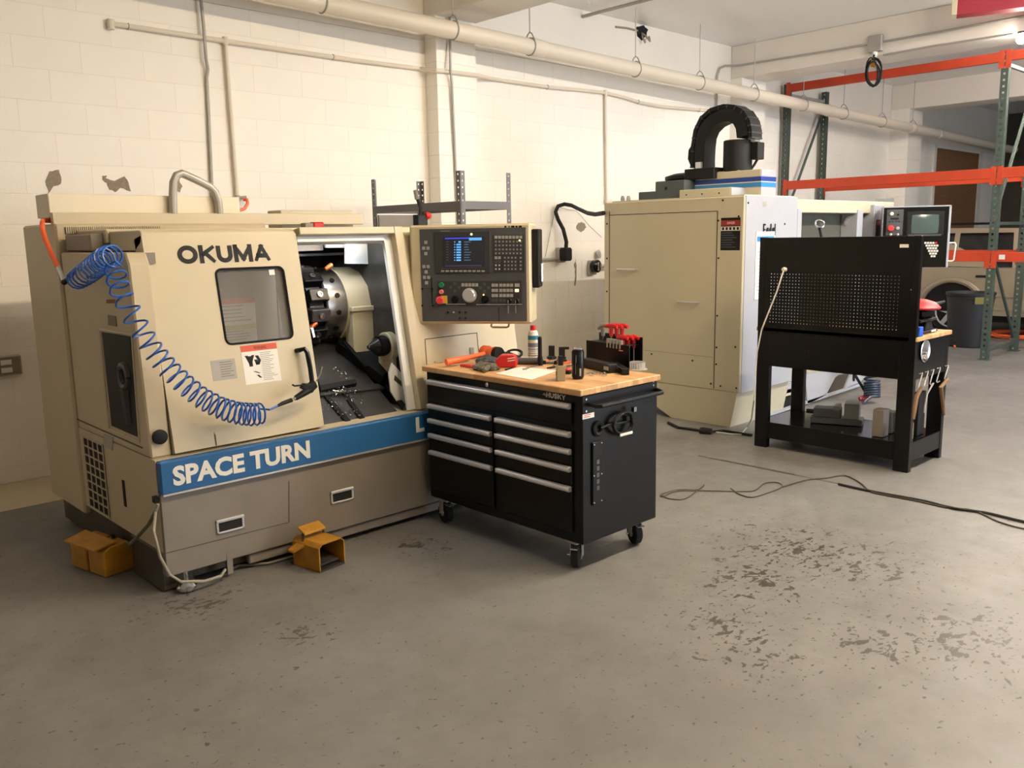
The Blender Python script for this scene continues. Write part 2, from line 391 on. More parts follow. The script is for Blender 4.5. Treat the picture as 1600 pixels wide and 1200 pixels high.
# ------------------------------------------------------------------ the room
W = 6.93; CEIL = 4.20
fl = MB().box(-4, 22, -5, 7.1, -0.12, 0).build('floor', M_FLOOR, ori=(0, 0, 0)); struct(fl, 'grey painted concrete floor with worn spots')
MB().box(5.503, 5.517, -3.0, 3.75, -0.01, 0.0008).build('joint', M_BROWN, fl)
MB().box(5.500, 5.530, 2.95, 3.56, -0.01, 0.0012).build('joint', M_BROWN, fl)
ce = MB().box(-4, 22, -5, 7.1, CEIL, CEIL+0.15).build('ceiling', M_CEIL, ori=(0, 0, 0)); struct(ce, 'pale smooth painted ceiling')
wb = MB().box(-4, 22, W+0.0015, W+0.2, 0, 3.57).build('wall_back', M_JOINT, ori=(0, 0, 0)); struct(wb, 'cream painted concrete block wall')
MB().box(-4, 22, W-0.002, W+0.19, 3.572, CEIL).build('bond_beam', M_WHITE, wb)
# blocks
BL, CH, Z0, X0 = 0.4516, 0.2163, 2.056, 2.065
bsrc = None; cand = []
for k in range(-10, 7):
    z = Z0+k*CH; off = 0 if k % 2 == 1 else 0.5
    for i in range(-14, 44):
        x = X0+(i+off)*BL
        if x+BL > 21.9 or x < -3.9: continue
        c = Vector((x+BL/2, W, z+CH/2)); d = M.inverted() @ c
        ok = d.z < -0.5
        px = 800+FPX*d.x/-d.z; py = 600-FPX*d.y/-d.z
        if not (-40 < px < 1640 and -40 < py): ok = False
        if py > 350 and 60 < px < 840: ok = False
        if py > 340 and px > 950: ok = False
        if 690 < px < 740: ok = ok and False
        if k == -10: ok = False
        cand.append((0 if ok else 1, -d.z, x, z))
cand.sort()
stuffb = MB()
def block_mesh(b, x, z): b.box(x+0.0012, x+BL-0.0012, W, W+0.03, max(z, 0)+0.0018, z+CH-0.0018, b=0.0013)
for q, (h, dd, x, z) in enumerate(cand):
    if q < 300 and h == 0:
        if bsrc is None:
            b = MB(); block_mesh(b, x, z); bsrc = b.build('block', M_WALL, wb); b0 = (x, z)
        else:
            o = bpy.data.objects.new('block', bsrc.data); col.objects.link(o); o.parent = wb; o.location = (x-b0[0], 0, z-b0[1])
    else:
        zz = max(z, 0)+0.002; a = [Vector((x+0.0018, W, zz)), Vector((x+BL-0.0018, W, zz)), Vector((x+BL-0.0018, W, z+CH-0.002)), Vector((x+0.0018, W, z+CH-0.002))]
        e = Vector((0, 0.03, 0)); stuffb.add(a+[p+e for p in a], [[0, 1, 2, 3], [0, 4, 5, 1], [1, 5, 6, 2], [2, 6, 7, 3], [3, 7, 4, 0]])
sb = stuffb.build('far_blocks', M_WALL, wb, smooth=0); sb['kind'] = 'stuff'
# flaked paint patches, and a black one painting the cable hole's dark (outline traced on the wall plane)
for pts in (((77, 268), (92, 265), (97, 280), (95, 288), (84, 292), (76, 302), (74, 291), (71, 284)),
            ((160, 275), (167, 274), (166, 279), (178, 282), (194, 276), (199, 281), (204, 299), (189, 293), (181, 300), (172, 296), (167, 286), (161, 281)),
            ((274, 280), (279, 276), (281, 285), (285, 291), (281, 300), (275, 298)),
            ((902, 350), (908, 347), (913, 349), (916, 355), (912, 360), (908, 363), (903, 360), (900, 355)),
            ((899, 406), (901, 420), (900, 446), (898, 446), (899, 425), (898, 412)),
            ((994, 41), (1006, 40), (1012, 46), (1011, 55), (1003, 63), (996, 57))):
    poly = []; rq = random.Random(pts[0][0])
    for i in range(len(pts)):
        (xa, ya), (xb, yb) = pts[i], pts[(i+1) % len(pts)]
        for k in range(3): poly.append(ony(xa+(xb-xa)*k/3+rq.uniform(-.9, .9), ya+(yb-ya)*k/3+rq.uniform(-.9, .9), W-0.004))
    MB().prism(poly, (0, 0.003, 0)).build('wall_patch', M_PATCH if pts[0][0] != 994 else M_BLACKM, wb, label='patch where the paint has flaked off, black where it stands for a hole')
# pilasters and beams
def pilaster(n, x0, x1, yf, label):
    t = MB().box(x0+0.004, x1-0.004, yf+0.004, W, 0, 3.78).build('trim_%d' % n, M_JOINT, ori=(x0, W, 0)); struct(t, label)
    src = None
    for k in range(-9, 8):
        z = Z0+k*CH
        if src is None: src = MB().box(x0, x1, yf, W-0.002, z+0.002, z+CH-0.002, b=0.003).build('block', M_WALL, t); z00 = z
        else:
            o = bpy.data.objects.new('block', src.data); col.objects.link(o); o.parent = t; o.location = (0, 0, z-z00)
pilaster(1, 5.46, 5.96, 6.752, 'block pilaster carrying the first ceiling beam')
pilaster(2, 10.79, 11.40, 6.752, 'block pilaster behind the milling machine head')
pilaster(3, 15.92, 16.50, 6.60, 'block pilaster at the dark bay')
for n, (x0, x1) in enumerate(((5.46, 5.98), (10.782, 11.38), (15.92, 16.5))):
    struct(MB().box(x0, x1, -5, W-0.002, 3.77, CEIL, b=0.01).build('trim_%d' % (n+4), M_WHITE, ori=(x0, 0, 3.77)), 'painted ceiling beam running out from the wall')
struct(MB().box(-4.2, -4, -5, 7.1, 0, CEIL).build('wall_left', M_WHITE))
w2 = MB().box(-4, 7.4, -5.2, -5, 0, CEIL); w2.box(11.6, 22, -5.2, -5, 0, CEIL); w2.box(7.4, 11.6, -5.2, -5, 3.3, CEIL)
struct(w2.build('wall_front', M_WHITE))
struct(MB().box(22, 22.2, -5, 7.1, 0, CEIL).build('wall_right', M_BROWN))  # dark colour stands in for the unlit far end
# boarded end of the far bay
ob = MB().box(18.0, 20.3, W-0.03, W-0.004, 0, 3.25).build('board', M_DARKWOOD, wb, label='brown chipboard panel')
MB().box(17.9, 18.0, W-0.04, W-0.004, 0, 3.3).build('board_frame', M_WHITE, wb)
MB().box(20.3, 20.5, W-0.04, W-0.004, 0, 3.3).build('board_frame', M_WHITE, wb)

# ------------------------------------------------------------------ ceiling lights (out of view; the one over the rack added for the far wall)
for i, (x, y, p, c) in enumerate(FIX):
    lab = 'twin tube ceiling light ' + ['in front of the lathe', 'in front of the first pilaster', 'in the aisle before the tool chest', 'in front of the milling machine', 'over the orange pallet rack, unseen, added for the far wall', 'in the far bay'][i]
    t = thing('ceiling_light', lab, 'light', (x, y, CEIL), 'ceiling tube lights')
    alongx = i != 4; u = Vector((1, 0, 0)) if alongx else Vector((0, 1, 0)); v = Vector((0, 0, 1)).cross(u)
    MB().obox((x, y, 4.165), u, v, (0, 0, 1), TUBE_L/2+.04, .11, .033, .008).build('housing', M_WHITEP, t)
    st = p/(math.pi*2*(2*math.pi*TUBE_R*TUBE_L))
    mt = bpy.data.materials.new('tube_glow'); mt.use_nodes = True; b_ = mt.node_tree.nodes['Principled BSDF']
    b_.inputs['Emission Color'].default_value = (*c, 1); b_.inputs['Emission Strength'].default_value = st; b_.inputs['Base Color'].default_value = (.8, .8, .8, 1)
    for s in (-1, 1):
        a = Vector((x, y, 4.10))+v*.06*s; MB().tube([a-u*TUBE_L/2, a+u*TUBE_L/2], TUBE_R, 12).build('tube', mt, t)
        for e in (-1, 1): q = a+u*e*(TUBE_L/2+.012); MB().obox(q+Vector((0, 0, .02)), u, v, (0, 0, 1), .010, .018, .035, .002).build('lamp_holder', M_WHITEP, t)

# ------------------------------------------------------------------ pipes
PY = 6.45
def pipez(x): return 3.599-(x-4.02)*0.0160
dp = MB().tube([(x, PY, pipez(x)) for x in (-3.8, 4, 8, 12, 16, 21)], 0.078, 20).build('drain_pipe', M_PIPE)
tag(dp, 'thick cream drain pipe running along the back wall below the ceiling', 'pipe')
for px in (838, 1297, 1425, 1468):
    x = ony(px, 72+(px-836)*0.21, PY).x; MB().lathe([(0.083, -0.09), (0.086, -0.08), (0.086, 0.08), (0.083, 0.09)], (x, PY, pipez(x)), (1, 0, -.016), 20).build('coupling', M_PIPE, dp)
wh = ['beside the first pilaster', 'right of the first pilaster', 'below the torn cable hole', 'above the milling machine hose', 'in front of the second pilaster', 'between the orange rack posts', 'right of the rack posts', 'near the third pilaster', 'above the control panel shelf']
for i, px in enumerate((503, 708, 828, 993, 1093, 1178, 1255, 1318, 1378, 1426)):
    x = ony(px, 3+(px-503)*0.208, PY).x; z = pipez(x)
    lab = ('pipe hanger ring and rod ' + (['left of the first pilaster']+wh)[i])
    t = thing('pipe_hanger', lab, 'hanger', (x, PY, CEIL), 'hangers of the drain pipe')
    MB().tube([(x, PY, z+0.13), (x, PY, CEIL-0.001)], 0.006, 6).build('rod', M_GALV, t)
    MB().disc_torus((x, PY, z), (1, 0, 0), 0.083, 0.007, 24, 6).tube([(x, PY+.07, z+.05), (x, PY+.03, z+.12), (x, PY, z+.14), (x, PY-.03, z+.12), (x, PY-.07, z+.05)], 0.007, 6).build('ring', M_GALV, t)
# thin air line on the wall
pf = 6.752
al = [ony(x, y, W-0.03) for x, y in ((175, 37), (260, 50), (350, 64), (450, 79), (560, 95), (655, 107))]
al += [ony(x, y, pf-0.03) for x, y in ((682, 110), (700, 112), (742, 117))]
al += [ony(x, y, W-0.03) for x, y in ((775, 124), (815, 130), (855, 136), (900, 140), (945, 145), (975, 152), (1000, 160), (1030, 166), (1060, 169), (1110, 173), (1180, 176))]
ap = MB().tube(al, 0.019, 10).build('air_line', M_PIPE, label=None)
tag(ap, 'thin cream air line fixed along the block wall', 'pipe')
for x, y in ((200, 41), (520, 89), (855, 136), (997, 159), (1092, 172)):
    p = ony(x, y, W-0.03); MB().disc_torus(p, (1, 0, -.1), 0.021, 0.004, 14, 6).box(p.x-.008, p.x+.008, p.y, W+.001, p.z-.008, p.z+.008).build('clip', M_GALV, ap)
p = ony(173, 38, W-0.03); MB().lathe([(0.026, -.035), (0.026, .035)], p, (0, 0, 1), 10).build('end_elbow', M_PIPE, ap)
for (a, b) in (((352, 64), (371, 310)), ((946, 145), (948, 315))):
    pa, pb = ony(*a, W-0.03), ony(*b, W-0.03)
    MB().tube([pa, pb], 0.016, 8).lathe([(0.024, -.03), (0.024, .03)], pa, (0, 0, 1), 10).build('drop_pipe', M_PIPE, ap)
    e = MB().lathe([(0.022, -.025), (0.022, .025)], pb, (0, 0, 1), 10); e.tube([pb, pb+Vector((.07, -.02, .01))], 0.014, 8)
    e.build('outlet_fitting', M_PIPE if a[0] > 900 else M_GALV, ap)
# steel conduits
def conduit(label, pts, r=0.013):
    o = MB().tube(pts, r, 10).build('conduit', M_GALV); tag(o, label, 'conduit', 'steel conduits on the wall'); return o
conduit('steel conduit with a kink running down behind the lathe', [ony(x, y, W-d) for x, y, d in ((313, -10, .05), (318, 40, .05), (322, 92, .05), (325, 108, .03), (323, 122, .02), (326, 180, .02), (331, 290, .02), (334, 345, .02), (343, 520, .02))])
conduit('steel conduit running down the first pilaster', [ony(x, y, pf-d) for x, y, d in ((702, -6, .03), (703, 60, .03), (704, 108, .06), (706, 130, .03), (711, 240, .02), (716, 345, .02), (724, 520, .02))])
conduit('bent steel conduit rising beside the second pilaster', [ony(1119, 215, W-.03), ony(1120, 150, W-.03), ony(1121, 118, W-.03), ony(1125, 107, W-.04), ony(1133, 103, W-.05), ony(1143, 103, W-.06)])
bx = 10.782-0.02
conduit('steel conduit along the side of the second beam', [ony(1143, 103, W-.06)]+[onx(x, y, bx) for x, y in ((1155, 102), (1300, 79), (1450, 53), (1600, 25), (1700, 7))])
conduit('steel conduit stub running from the wall to the ceiling', [ony(910, 26, W+.0), ony(940, 18, W-.3), ony(1010, 0, W-.9), ony(1040, -8, W-1.1)], 0.018)
# lamp under the beam, fed along its edge
conduit('dark conduit along the lower edge of the second beam', [onz(x, y, 3.757) for x, y in ((1380, 86), (1460, 71.5), (1584, 52.5))], .012)
p = onz(1597, 57, 3.72)
bl = thing('beam_lamp', 'glaring bare bulb lamp under the second ceiling beam', 'lamp', (p.x, p.y, 3.769))
MB().lathe([(.05, 0), (.05, -.02), (.03, -.03)], (p.x, p.y, 3.769), Z1 if 'Z1' in globals() else (0, 0, 1), 16).build('socket', M_DKGREY, bl)
mt = mat('bulb_glow', (1, .93, .82, 1), .5, emit=110.0)
MB().lathe([(.02, -.03), (.045, -.055), (.055, -.085), (.04, -.115), (.01, -.125)], (p.x, p.y, 3.769), (0, 0, 1), 18).build('bulb', mt, bl)
# junction box and coiled cord on the beam
p = onx(1369, 68, bx)
jb = thing('junction_box', 'grey junction box on the beam conduit above the hanging cord', 'electrical box', p)
MB().box(p.x-.05, p.x+.019, p.y-.085, p.y+.085, p.z-.10, p.z+.09, b=.006).build('case', M_GALV, jb)
MB().lathe([(.03, -.06), (.03, 0)], p+Vector((-.02, 0, -.10)), (0, 0, 1), 10).build('connector', M_WHITEP, jb)
cc = MB(); hang = onx(1366, 86, bx-.05)
cc.tube([p+Vector((-.02, 0, -.16)), hang, onx(1362, 96, bx-.06)], 0.012, 8)
rnd = random.Random(3)
pts = []
for i in range(5*16+1):
    a = i/16*2*math.pi; k = i/16
    L_ = int(k); f_ = k-L_; A_ = ((1362, 115, 8, 22), (1366, 113, 13, 21), (1363, 117, 11, 19), (1368, 111, 12, 20), (1361, 113, 9, 23), (1366, 114, 10, 18)); q0, q1 = A_[min(L_, 5)], A_[min(L_+1, 5)]
    cx, cy, rx, ry = [q0[j]+(q1[j]-q0[j])*f_ for j in range(4)]
    pts.append(onx(cx+rx*math.sin(a), cy-ry*math.cos(a), bx-.06-.018*k))
cc.tube(pts, 0.0095, 7)
c = cc.build('extension_cord', M_RUBBER); tag(c, 'black power cord coiled up below the junction box', 'cord')
MB().prism([onx(x, y, bx-.13) for x, y in ((1361, 93), (1368, 94), (1367, 106), (1360, 104))], (.004, 0, 0)).build('tag', M_YELLOW, c)
# broken cable hole fitting below the ceiling
p = ony(1003, 52, W-.01)
o = MB().tube([ony(962, 42, W-.012), ony(980, 44, W-.012), ony(996, 48, W-.012)], .012, 6).tube([p, p+Vector((.02, -.05, -.04)), p+Vector((.08, -.06, -.09)), p+Vector((.1, -.03, -.03))], .012, 6).tube([p, p+Vector((-.05, -.05, -.06)), p+Vector((.0, -.05, -.12))], .01, 6).build('cable_stub', M_TAN)
tag(o, 'torn cable stub hanging out of a dark hole below the ceiling', 'cable')
# wall outlet left of the lathe
p = ony(11, 570, W)
so = thing('wall_outlet', 'small grey surface outlet box on the wall left of the lathe', 'outlet', p)
MB().box(p.x-.12, p.x+.08, W-.06, W-.001, p.z-.07, p.z+.07, b=.006).build('box', M_GALV, so)
MB().box(p.x-.11, p.x+.07, W-.066, W-.06, p.z-.06, p.z+.06).build('cover_plate', M_STEEL_SHEET, so)
for dz in (-.03, .025):
    MB().box(p.x-.055, p.x+.015, W-.070, W-.066, p.z+dz-.018, p.z+dz+.018, b=.002).build('socket', M_LETTER, so)
MB().tube([(p.x-.06, W-.03, p.z+.07), (p.x-.06, W-.03, 1.6), (p.x-.06, W-.03, 2.6)], .012, 8).build('riser', M_PIPE, so)
# wall receptacle with black plug, between lathe and mill
p = ony(876, 399, W)
po = thing('wall_receptacle', 'grey receptacle on the wall with horizontal conduit feeding it', 'outlet', p)
MB().box(p.x-.09, p.x+.01, W-.07, W-.001, p.z-.08, p.z+.09, b=.006).build('box', M_GALV, po)
MB().tube([ony(838, 406, W-.035), (p.x-.08, W-.035, p.z-.04)], .018, 8).build('conduit_arm', M_GALV, po)
q = ony(884, 398, W-.12)
pl = thing('power_plug', 'large black power plug on the wall with a thick cable to the mill', 'plug', q)
MB().box(q.x-.07, q.x+.07, q.y-.05, q.y+.05, q.z-.07, q.z+.08, b=.02).build('plug_body', M_BLACKM, pl)
cab = [ony(x, y, W-d) for x, y, d in ((884, 393, .12), (885, 378, .12), (880, 358, .10), (872, 343, .08), (868, 331, .06), (872, 322, .07), (882, 319, .1), (893, 321, .2), (905, 327, .4), (918, 333, .7), (930, 335, 1.0), (943, 333, 1.4))]
MB().tube(cab, .022, 8).build('cable', M_RUBBER, pl)
tw = MB().tube([ony(x, y, W-.02) for x, y in ((852, 401), (858, 372), (867, 329))], .004, 5).tube([ony(x, y, W-.03) for x, y in ((874, 324), (890, 328), (900, 329), (907, 336), (920, 352), (940, 371))], .004, 5).build('wire', M_GALV)
tag(tw, 'thin grey wire slung on the wall beside the thick mill cable', 'wire')
p = ony(923, 416, W)
di = thing('disconnect_fitting', 'round black and chrome disconnect fitting on the wall beside the mill', 'electrical fitting', p)
MB().box(p.x-.07, p.x+.06, W-.05, W-.001, p.z-.10, p.z+.07, b=.01).build('base', M_GALV, di)
MB().lathe([(.075, 0), (.075, .06), (.05, .08), (.02, .085)], (p.x, W-.05, p.z), (0, -1, 0), 14).build('socket', M_BLACK, di)
for a in range(3):
    MB().obox((p.x+.03*math.cos(a*2.1), W-.135, p.z+.03*math.sin(a*2.1)), (1, 0, 0), (0, 0, 1), (0, 1, 0), .012, .022, .004, .002).build('prong', M_CHROME, di)
MB().lathe([(.05, 0), (.055, .015), (.04, .02)], (p.x+.1, W-.03, p.z+.14), (.3, -1, .2), 12).build('cap', M_GALV, di)
MB().tube([(p.x+.05, W-.09, p.z), (p.x+.35, W-.09, p.z)], .02, 8).build('pipe_arm', M_GALV, di)
# red hoist box hanging at the ceiling
p0 = onz(1495, 23, 3.93); dirr = (onz(1600, 11, 3.93)-p0); dirr.z = 0; dirr.normalize(); nn = Vector((-dirr.y, dirr.x, 0))
if nn.x < 0: nn = -nn
rt = thing('hanging_red_box', 'dark red box with cream end cap hung under the ceiling', 'ceiling unit', (p0.x, p0.y, 3.93))
a = p0
MB().prism([a, a+dirr*1.6, a+dirr*1.6+Vector((0, 0, .27)), a+Vector((0, 0, .27))], nn*.2).build('box', M_REDB, rt)
MB().prism([a-dirr*.055-nn*.01-Vector((0, 0, .0)), a-nn*.01, a-nn*.01+Vector((0, 0, .27)), a-dirr*.055-nn*.01+Vector((0, 0, .27))], nn*.22, b=.004).build('end_cap', M_CREAM, rt)
MB().tube([a-dirr*.02+nn*.1+Vector((0, 0, .26)), a-dirr*.02+nn*.1+Vector((0, 0, .269))], .02, 8).tube([a+dirr*.3+nn*.1+Vector((0, 0, .26)), a+dirr*.3+nn*.1+Vector((0, 0, .2695))], .02, 8).build('hanger_bolt', M_GALV, rt)
# ------------------------------------------------------------------ CNC lathe
XA, XB = 1.51, 3.98
LT = thing('cnc_lathe', 'large cream CNC lathe with a blue front band and sliding door', 'lathe', (2.7, 4.9, 0))
X1, Y1, Z1 = Vector((1, 0, 0)), Vector((0, 1, 0)), Vector((0, 0, 1))
# lower body
bp_ = MB().box(XA+.004, XB, 4.07, 4.13, 0.092, 0.508, b=0.004).build('base_panel', M_STEEL_SHEET, LT, label='grey steel base panel')
MB().prism([ony(x, y, 4.0685) for x, y in ((260, 864), (452, 815.5), (452, 816.3), (260, 865))], (0, .002, 0)).build('seam', M_BROWN, bp_)
MB().prism([ony(x, y, 4.0685) for x, y in ((451, 752), (452, 752), (452.3, 816), (451.3, 816))], (0, .002, 0)).build('seam', M_BROWN, bp_)
for (x0, y0, x1, y1) in ((339, 806, 381, 830), (517.5, 762.5, 552, 783)):
    a, b = ony(x0, y1+3, 4.065), ony(x1, y0, 4.065); cx, cz = (a.x+b.x)/2, (a.z+b.z)/2; hw = (b.x-a.x)/2; hh = .037
    f = MB(); f.box(cx-hw, cx+hw, 4.058, 4.0705, cz+hh-.016, cz+hh, b=.003); f.box(cx-hw, cx+hw, 4.062, 4.0705, cz-hh, cz-hh+.010, b=.002)
    f.box(cx-hw, cx-hw+.012, 4.062, 4.0705, cz-hh, cz+hh, b=.002); f.box(cx+hw-.012, cx+hw, 4.062, 4.0705, cz-hh, cz+hh, b=.002)
    h = f.build('pull_handle', M_ALU, LT, label='flush aluminium pull handle')
    MB().box(cx-hw+.012, cx+hw-.012, 4.066, 4.0695, cz-hh+.01, cz+hh-.016).build('recess', M_HOLE, h)
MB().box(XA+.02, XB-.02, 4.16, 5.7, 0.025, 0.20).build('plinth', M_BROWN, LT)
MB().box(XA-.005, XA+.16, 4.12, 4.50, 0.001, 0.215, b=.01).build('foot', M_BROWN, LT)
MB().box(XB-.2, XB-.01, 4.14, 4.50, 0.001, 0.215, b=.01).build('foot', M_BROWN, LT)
MB().box(1.95, 3.9, 4.09, 4.13, 0.03, 0.085, b=.006).build('kick_rail', M_STEEL_SHEET, LT)
MB().lathe([(.03, 0), (.045, .012), (.05, .03), (.03, .05), (.012, .06), (.012, .10)], (1.60, 4.06, 0.001), (0.0, 0.0, 1), 16).build('levelling_foot', M_CHROME, LT)
MB().box(1.82, 1.85, 4.068, 4.09, .02, .13).build('bracket', M_STEEL_SHEET, LT)
MB().box(XA+.003, XB, 4.045, 4.14, 0.508, 0.672, b=0.008).build('front_band', M_BLUE, LT, label='blue front band')
bd = bpy.data.objects['front_band']
MB().box(XA+.01, XB-.01, 4.041, 4.07, 0.503, 0.512).build('trim_line', M_ALU, bd)
a, b = ony(270.5, 756, 4.044), ony(484.5, 709, 4.044)
text('SPACE TURN', 'lettering', M_LETTER, (ony(270.5, 752, 4.044).x, 4.0445, .543), X1, Z1, .098, b.x-ony(270.5, 752, 4.044).x, bd, bold=0.04, label='white SPACE TURN lettering')
a = ony(650, 668, 4.044)
text('L', 'lettering', M_LETTER, (a.x, 4.0445, .560), X1, Z1, .092, .062, bd, bold=.05)
# left side: rear lower body, side skin
MB().prism([(XA, 4.085, .215), (XA, 4.085, .675), (XA, 5.6, .675), (XA, 5.6, .215)], (XB-XA-.01, 0, 0)).build('lower_body', M_CREAM2, LT)
side = MB().prism([(XA, 4.128, .676), (XA, 4.195, 1.60), (XA, 4.23, 1.655), (XA, 5.18, 1.655), (XA, 5.18, .676)], (.10, 0, 0), b=.008).build('side_panel', M_CREAM2, LT)
MB().prism([(XA+.098, 4.21, .676), (XA+.098, 4.37, 1.655), (XA+.098, 4.44, 1.655), (XA+.098, 4.32, .676)], (.10, 0, 0)).build('front_corner', M_CREAM2, LT)
def side_poly(pxs, name, m, parent, d=.004, label=None):
    return MB().prism([onx(x, y, XA-d) for x, y in pxs], (d+.002, 0, 0)).build(name, m, parent, label=label)
sw = side_poly(((159, 519), (203, 526), (215, 683), (174, 665)), 'side_window', M_BLACKM, side, .005, 'dark opening in the left side')
fr = MB(); wp = [onx(x, y, XA-.003) for x, y in ((156, 515), (206, 523), (218, 690), (171, 670))]
fr.tube(wp+[wp[0]], .006, 6).build('window_frame', M_CREAM, side)
c = onx(195, 588, XA-.006)
MB().disc_torus(c, X1, .055, .02, 20, 8).build('hose_flange', M_INSIDE, sw); MB().tube([c+Vector((0, 0, -.06)), c+Vector((0, 0, -.16)), c+Vector((0, -.01, -.24))], [.03, .024, .018], 8).build('hose_stub', M_INSIDE, sw)
side_poly(((113, 651), (222, 699), (222, 701), (113, 653)), 'seam', M_BROWN, side, .003)
# louvre grille: dark slot panel with crossbars
g0, g1 = onx(127, 683, XA), onx(169, 806, XA)
ya, yb_, za, zb_ = 5.11, 4.80, .232, .635
MB().box(XA-.003, XA+.01, yb_, ya, za, zb_).build('grille_back', M_HOLE, side)
gr = MB()
for i in range(5): y = yb_+(ya-yb_)*i/4; gr.box(XA-.007, XA-.003, y-.0055, y+.0055, za, zb_)
for i in range(9): z = za+(zb_-za)*i/8; gr.box(XA-.007, XA-.003, yb_, ya, z-.004, z+.004)
gr.build('grille', M_CREAM2, side)
MB().box(XA-.004, XA+.004, 4.525, 4.555, .35, .49).build('slot', M_HOLE, side)
side_poly(((162, 678), (176, 684), (175, 704), (161, 697)), 'rating_plate', M_GREYST, side)
side_poly(((166, 468), (179, 468), (178, 474), (166, 474)), 'warning_mark', mat('faded_red', rgb(150, 84, 62), .7), side)
side_poly(((168, 492), (180, 494), (182, 510), (169, 508)), 'warning_mark', mat('faded_grey', rgb(132, 118, 96), .7), side)
c = ony(253, 684, 4.10); MB().lathe([(.036, 0), (.036, .012), (.028, .016)], (c.x, 4.129, c.z), (0, -1, .07), 20).build('plug_cap', M_BLACKM, LT)
# electrical cabinet behind
cb = MB().box(1.495, 2.75, 5.19, 5.80, .16, 1.81, b=.012).build('electrical_cabinet', M_CREAM2, LT)
v0, v1 = ony(101, 354, 5.19), ony(252, 360, 5.19)
vg = MB(); MB().box(v0.x, v1.x, 5.186, 5.20, 1.755, 1.792).build('vent', M_BROWN, cb)
for i in range(48): x = v0.x+(v1.x-v0.x)*(i+.5)/48; vg.box(x-.003, x+.003, 5.181, 5.188, 1.755, 1.792)
vg.build('vent_fins', M_CREAM2, cb)
MB().box(1.50, 2.62, 5.27, 5.50, 1.845, 1.975, b=.004).build('rear_duct', mat('duct_cream', rgb(228, 218, 194), .5), LT)
MB().box(1.50, 3.52, 5.225, 5.268, 1.80, 1.872, b=.004).build('rear_lip', M_CREAM, LT)
MB().box(2.75, 3.98, 5.15, 5.8, .2, 1.72, b=.01).build('rear_body', M_CREAM2, LT)
MB().box(2.93, 3.50, 5.32, 5.5, 1.73, 1.898, b=.006).build('rear_top_box', M_CREAM, LT)
# guide rail and recess on the left of the door
MB().box(1.52, 1.66, 4.25, 5.18, 1.60, 1.652).build('rail', M_STEEL_SHEET, LT)
MB().box(1.53, 1.64, 4.76, 5.15, 1.66, 1.75, b=.008).build('rail_end', M_STEEL_SHEET, LT)
MB().box(1.60, 3.9, 4.72, 5.18, 1.70, 1.772, b=.006).build('top_cover', M_CREAM, LT)
# ---- sliding door
DV = Vector((0, .187, 1.047)).normalized(); DN = X1.cross(DV); D0 = Vector((0, 4.10, .688)); DH = Vector((0, .187, 1.047)).length
def dpl(x, y):
    p = onpl(x, y, D0, DN); return p.x, (p-D0).dot(DV)
def DP(x, v, n=0.0): return Vector((x, D0.y, D0.z))+DV*v+DN*n
dr = bpy.data.objects.new('door', None); col.objects.link(dr); dr.parent = LT; ORI['door'] = ORI[LT.name]
bpy.data.objects.remove(dr)
dx0, dx1 = 1.616, 2.445
wx0, wx1 = 1.958, 2.338; wv0, wv1 = .50, .885
d = MB()
def dplate(mb, x0, x1, v0, v1, th=.10, n0=0.0):
    mb.prism([DP(x0, v0, n0), DP(x1, v0, n0), DP(x1, v1, n0), DP(x0, v1, n0)], -DN*th)
dplate(d, dx0, wx0, 0, DH); dplate(d, wx1, dx1, 0, DH); dplate(d, wx0, wx1, 0, wv0); dplate(d, wx0, wx1, wv1, DH)
door = d.build('door', M_CREAM, LT, smooth=0)
MB().prism([(dx0, 4.289, 1.733), (dx0, 4.296, 1.750), (dx0, 4.318, 1.759), (dx0, 4.715, 1.759), (dx0, 4.715, 1.66), (dx0, 4.38, 1.66), (dx0, 4.30, 1.70)], (dx1-dx0, 0, 0), b=.004).build('door_hood', M_CREAM, door)
MB().prism([DP(wx0, wv0, -.012), DP(wx1, wv0, -.012), DP(wx1, wv1, -.012), DP(wx0, wv1, -.012)], -DN*.006).build('window_pane', M_GLASS, door, label='tinted door window')
gk = MB(); rr = .03; pts = []
for cx, cv, a0 in ((wx1-rr, wv1-rr, 0), (wx0+rr, wv1-rr, 90), (wx0+rr, wv0+rr, 180), (wx1-rr, wv0+rr, 270)):
    for k in range(5): t = math.radians(a0+k*22.5); pts.append(DP(cx+rr*math.cos(t), cv+rr*math.sin(t), .001))
gk.tube(pts+[pts[0]], .006, 6)
gk.build('gasket', M_BLACKM, door)
cf = MB()
for cx, cv, sx, sv in ((wx1, wv1, -1, -1), (wx0, wv1, 1, -1), (wx0, wv0, 1, 1), (wx1, wv0, -1, 1)):
    arc = [DP(cx+sx*rr-sx*rr*math.cos(t), cv+sv*rr-sv*rr*math.sin(t), 0) for t in [math.radians(q) for q in (0, 22, 45, 67, 90)]]
    cf.prism([DP(cx, cv, 0)]+arc, -DN*.02)
cf.build('window_corner', M_CREAM, door, smooth=0)
s0, s1 = dpl(421, 421), dpl(431, 429)
MB().prism([DP(s0[0], s1[1], -.010), DP(s1[0], s1[1], -.010), DP(s1[0], s0[1], -.010), DP(s0[0], s0[1], -.010)], DN*.001).build('sticker', M_LETTER, door)
# OKUMA lettering
a, b = dpl(279, 411), dpl(423, 404)
stroke_text('OKUMA', 'lettering', M_BLACKM, DP(a[0], .918, .0005), X1, DV, .092, b[0]-a[0], door, t=.25, gap=.08, label='black OKUMA lettering')
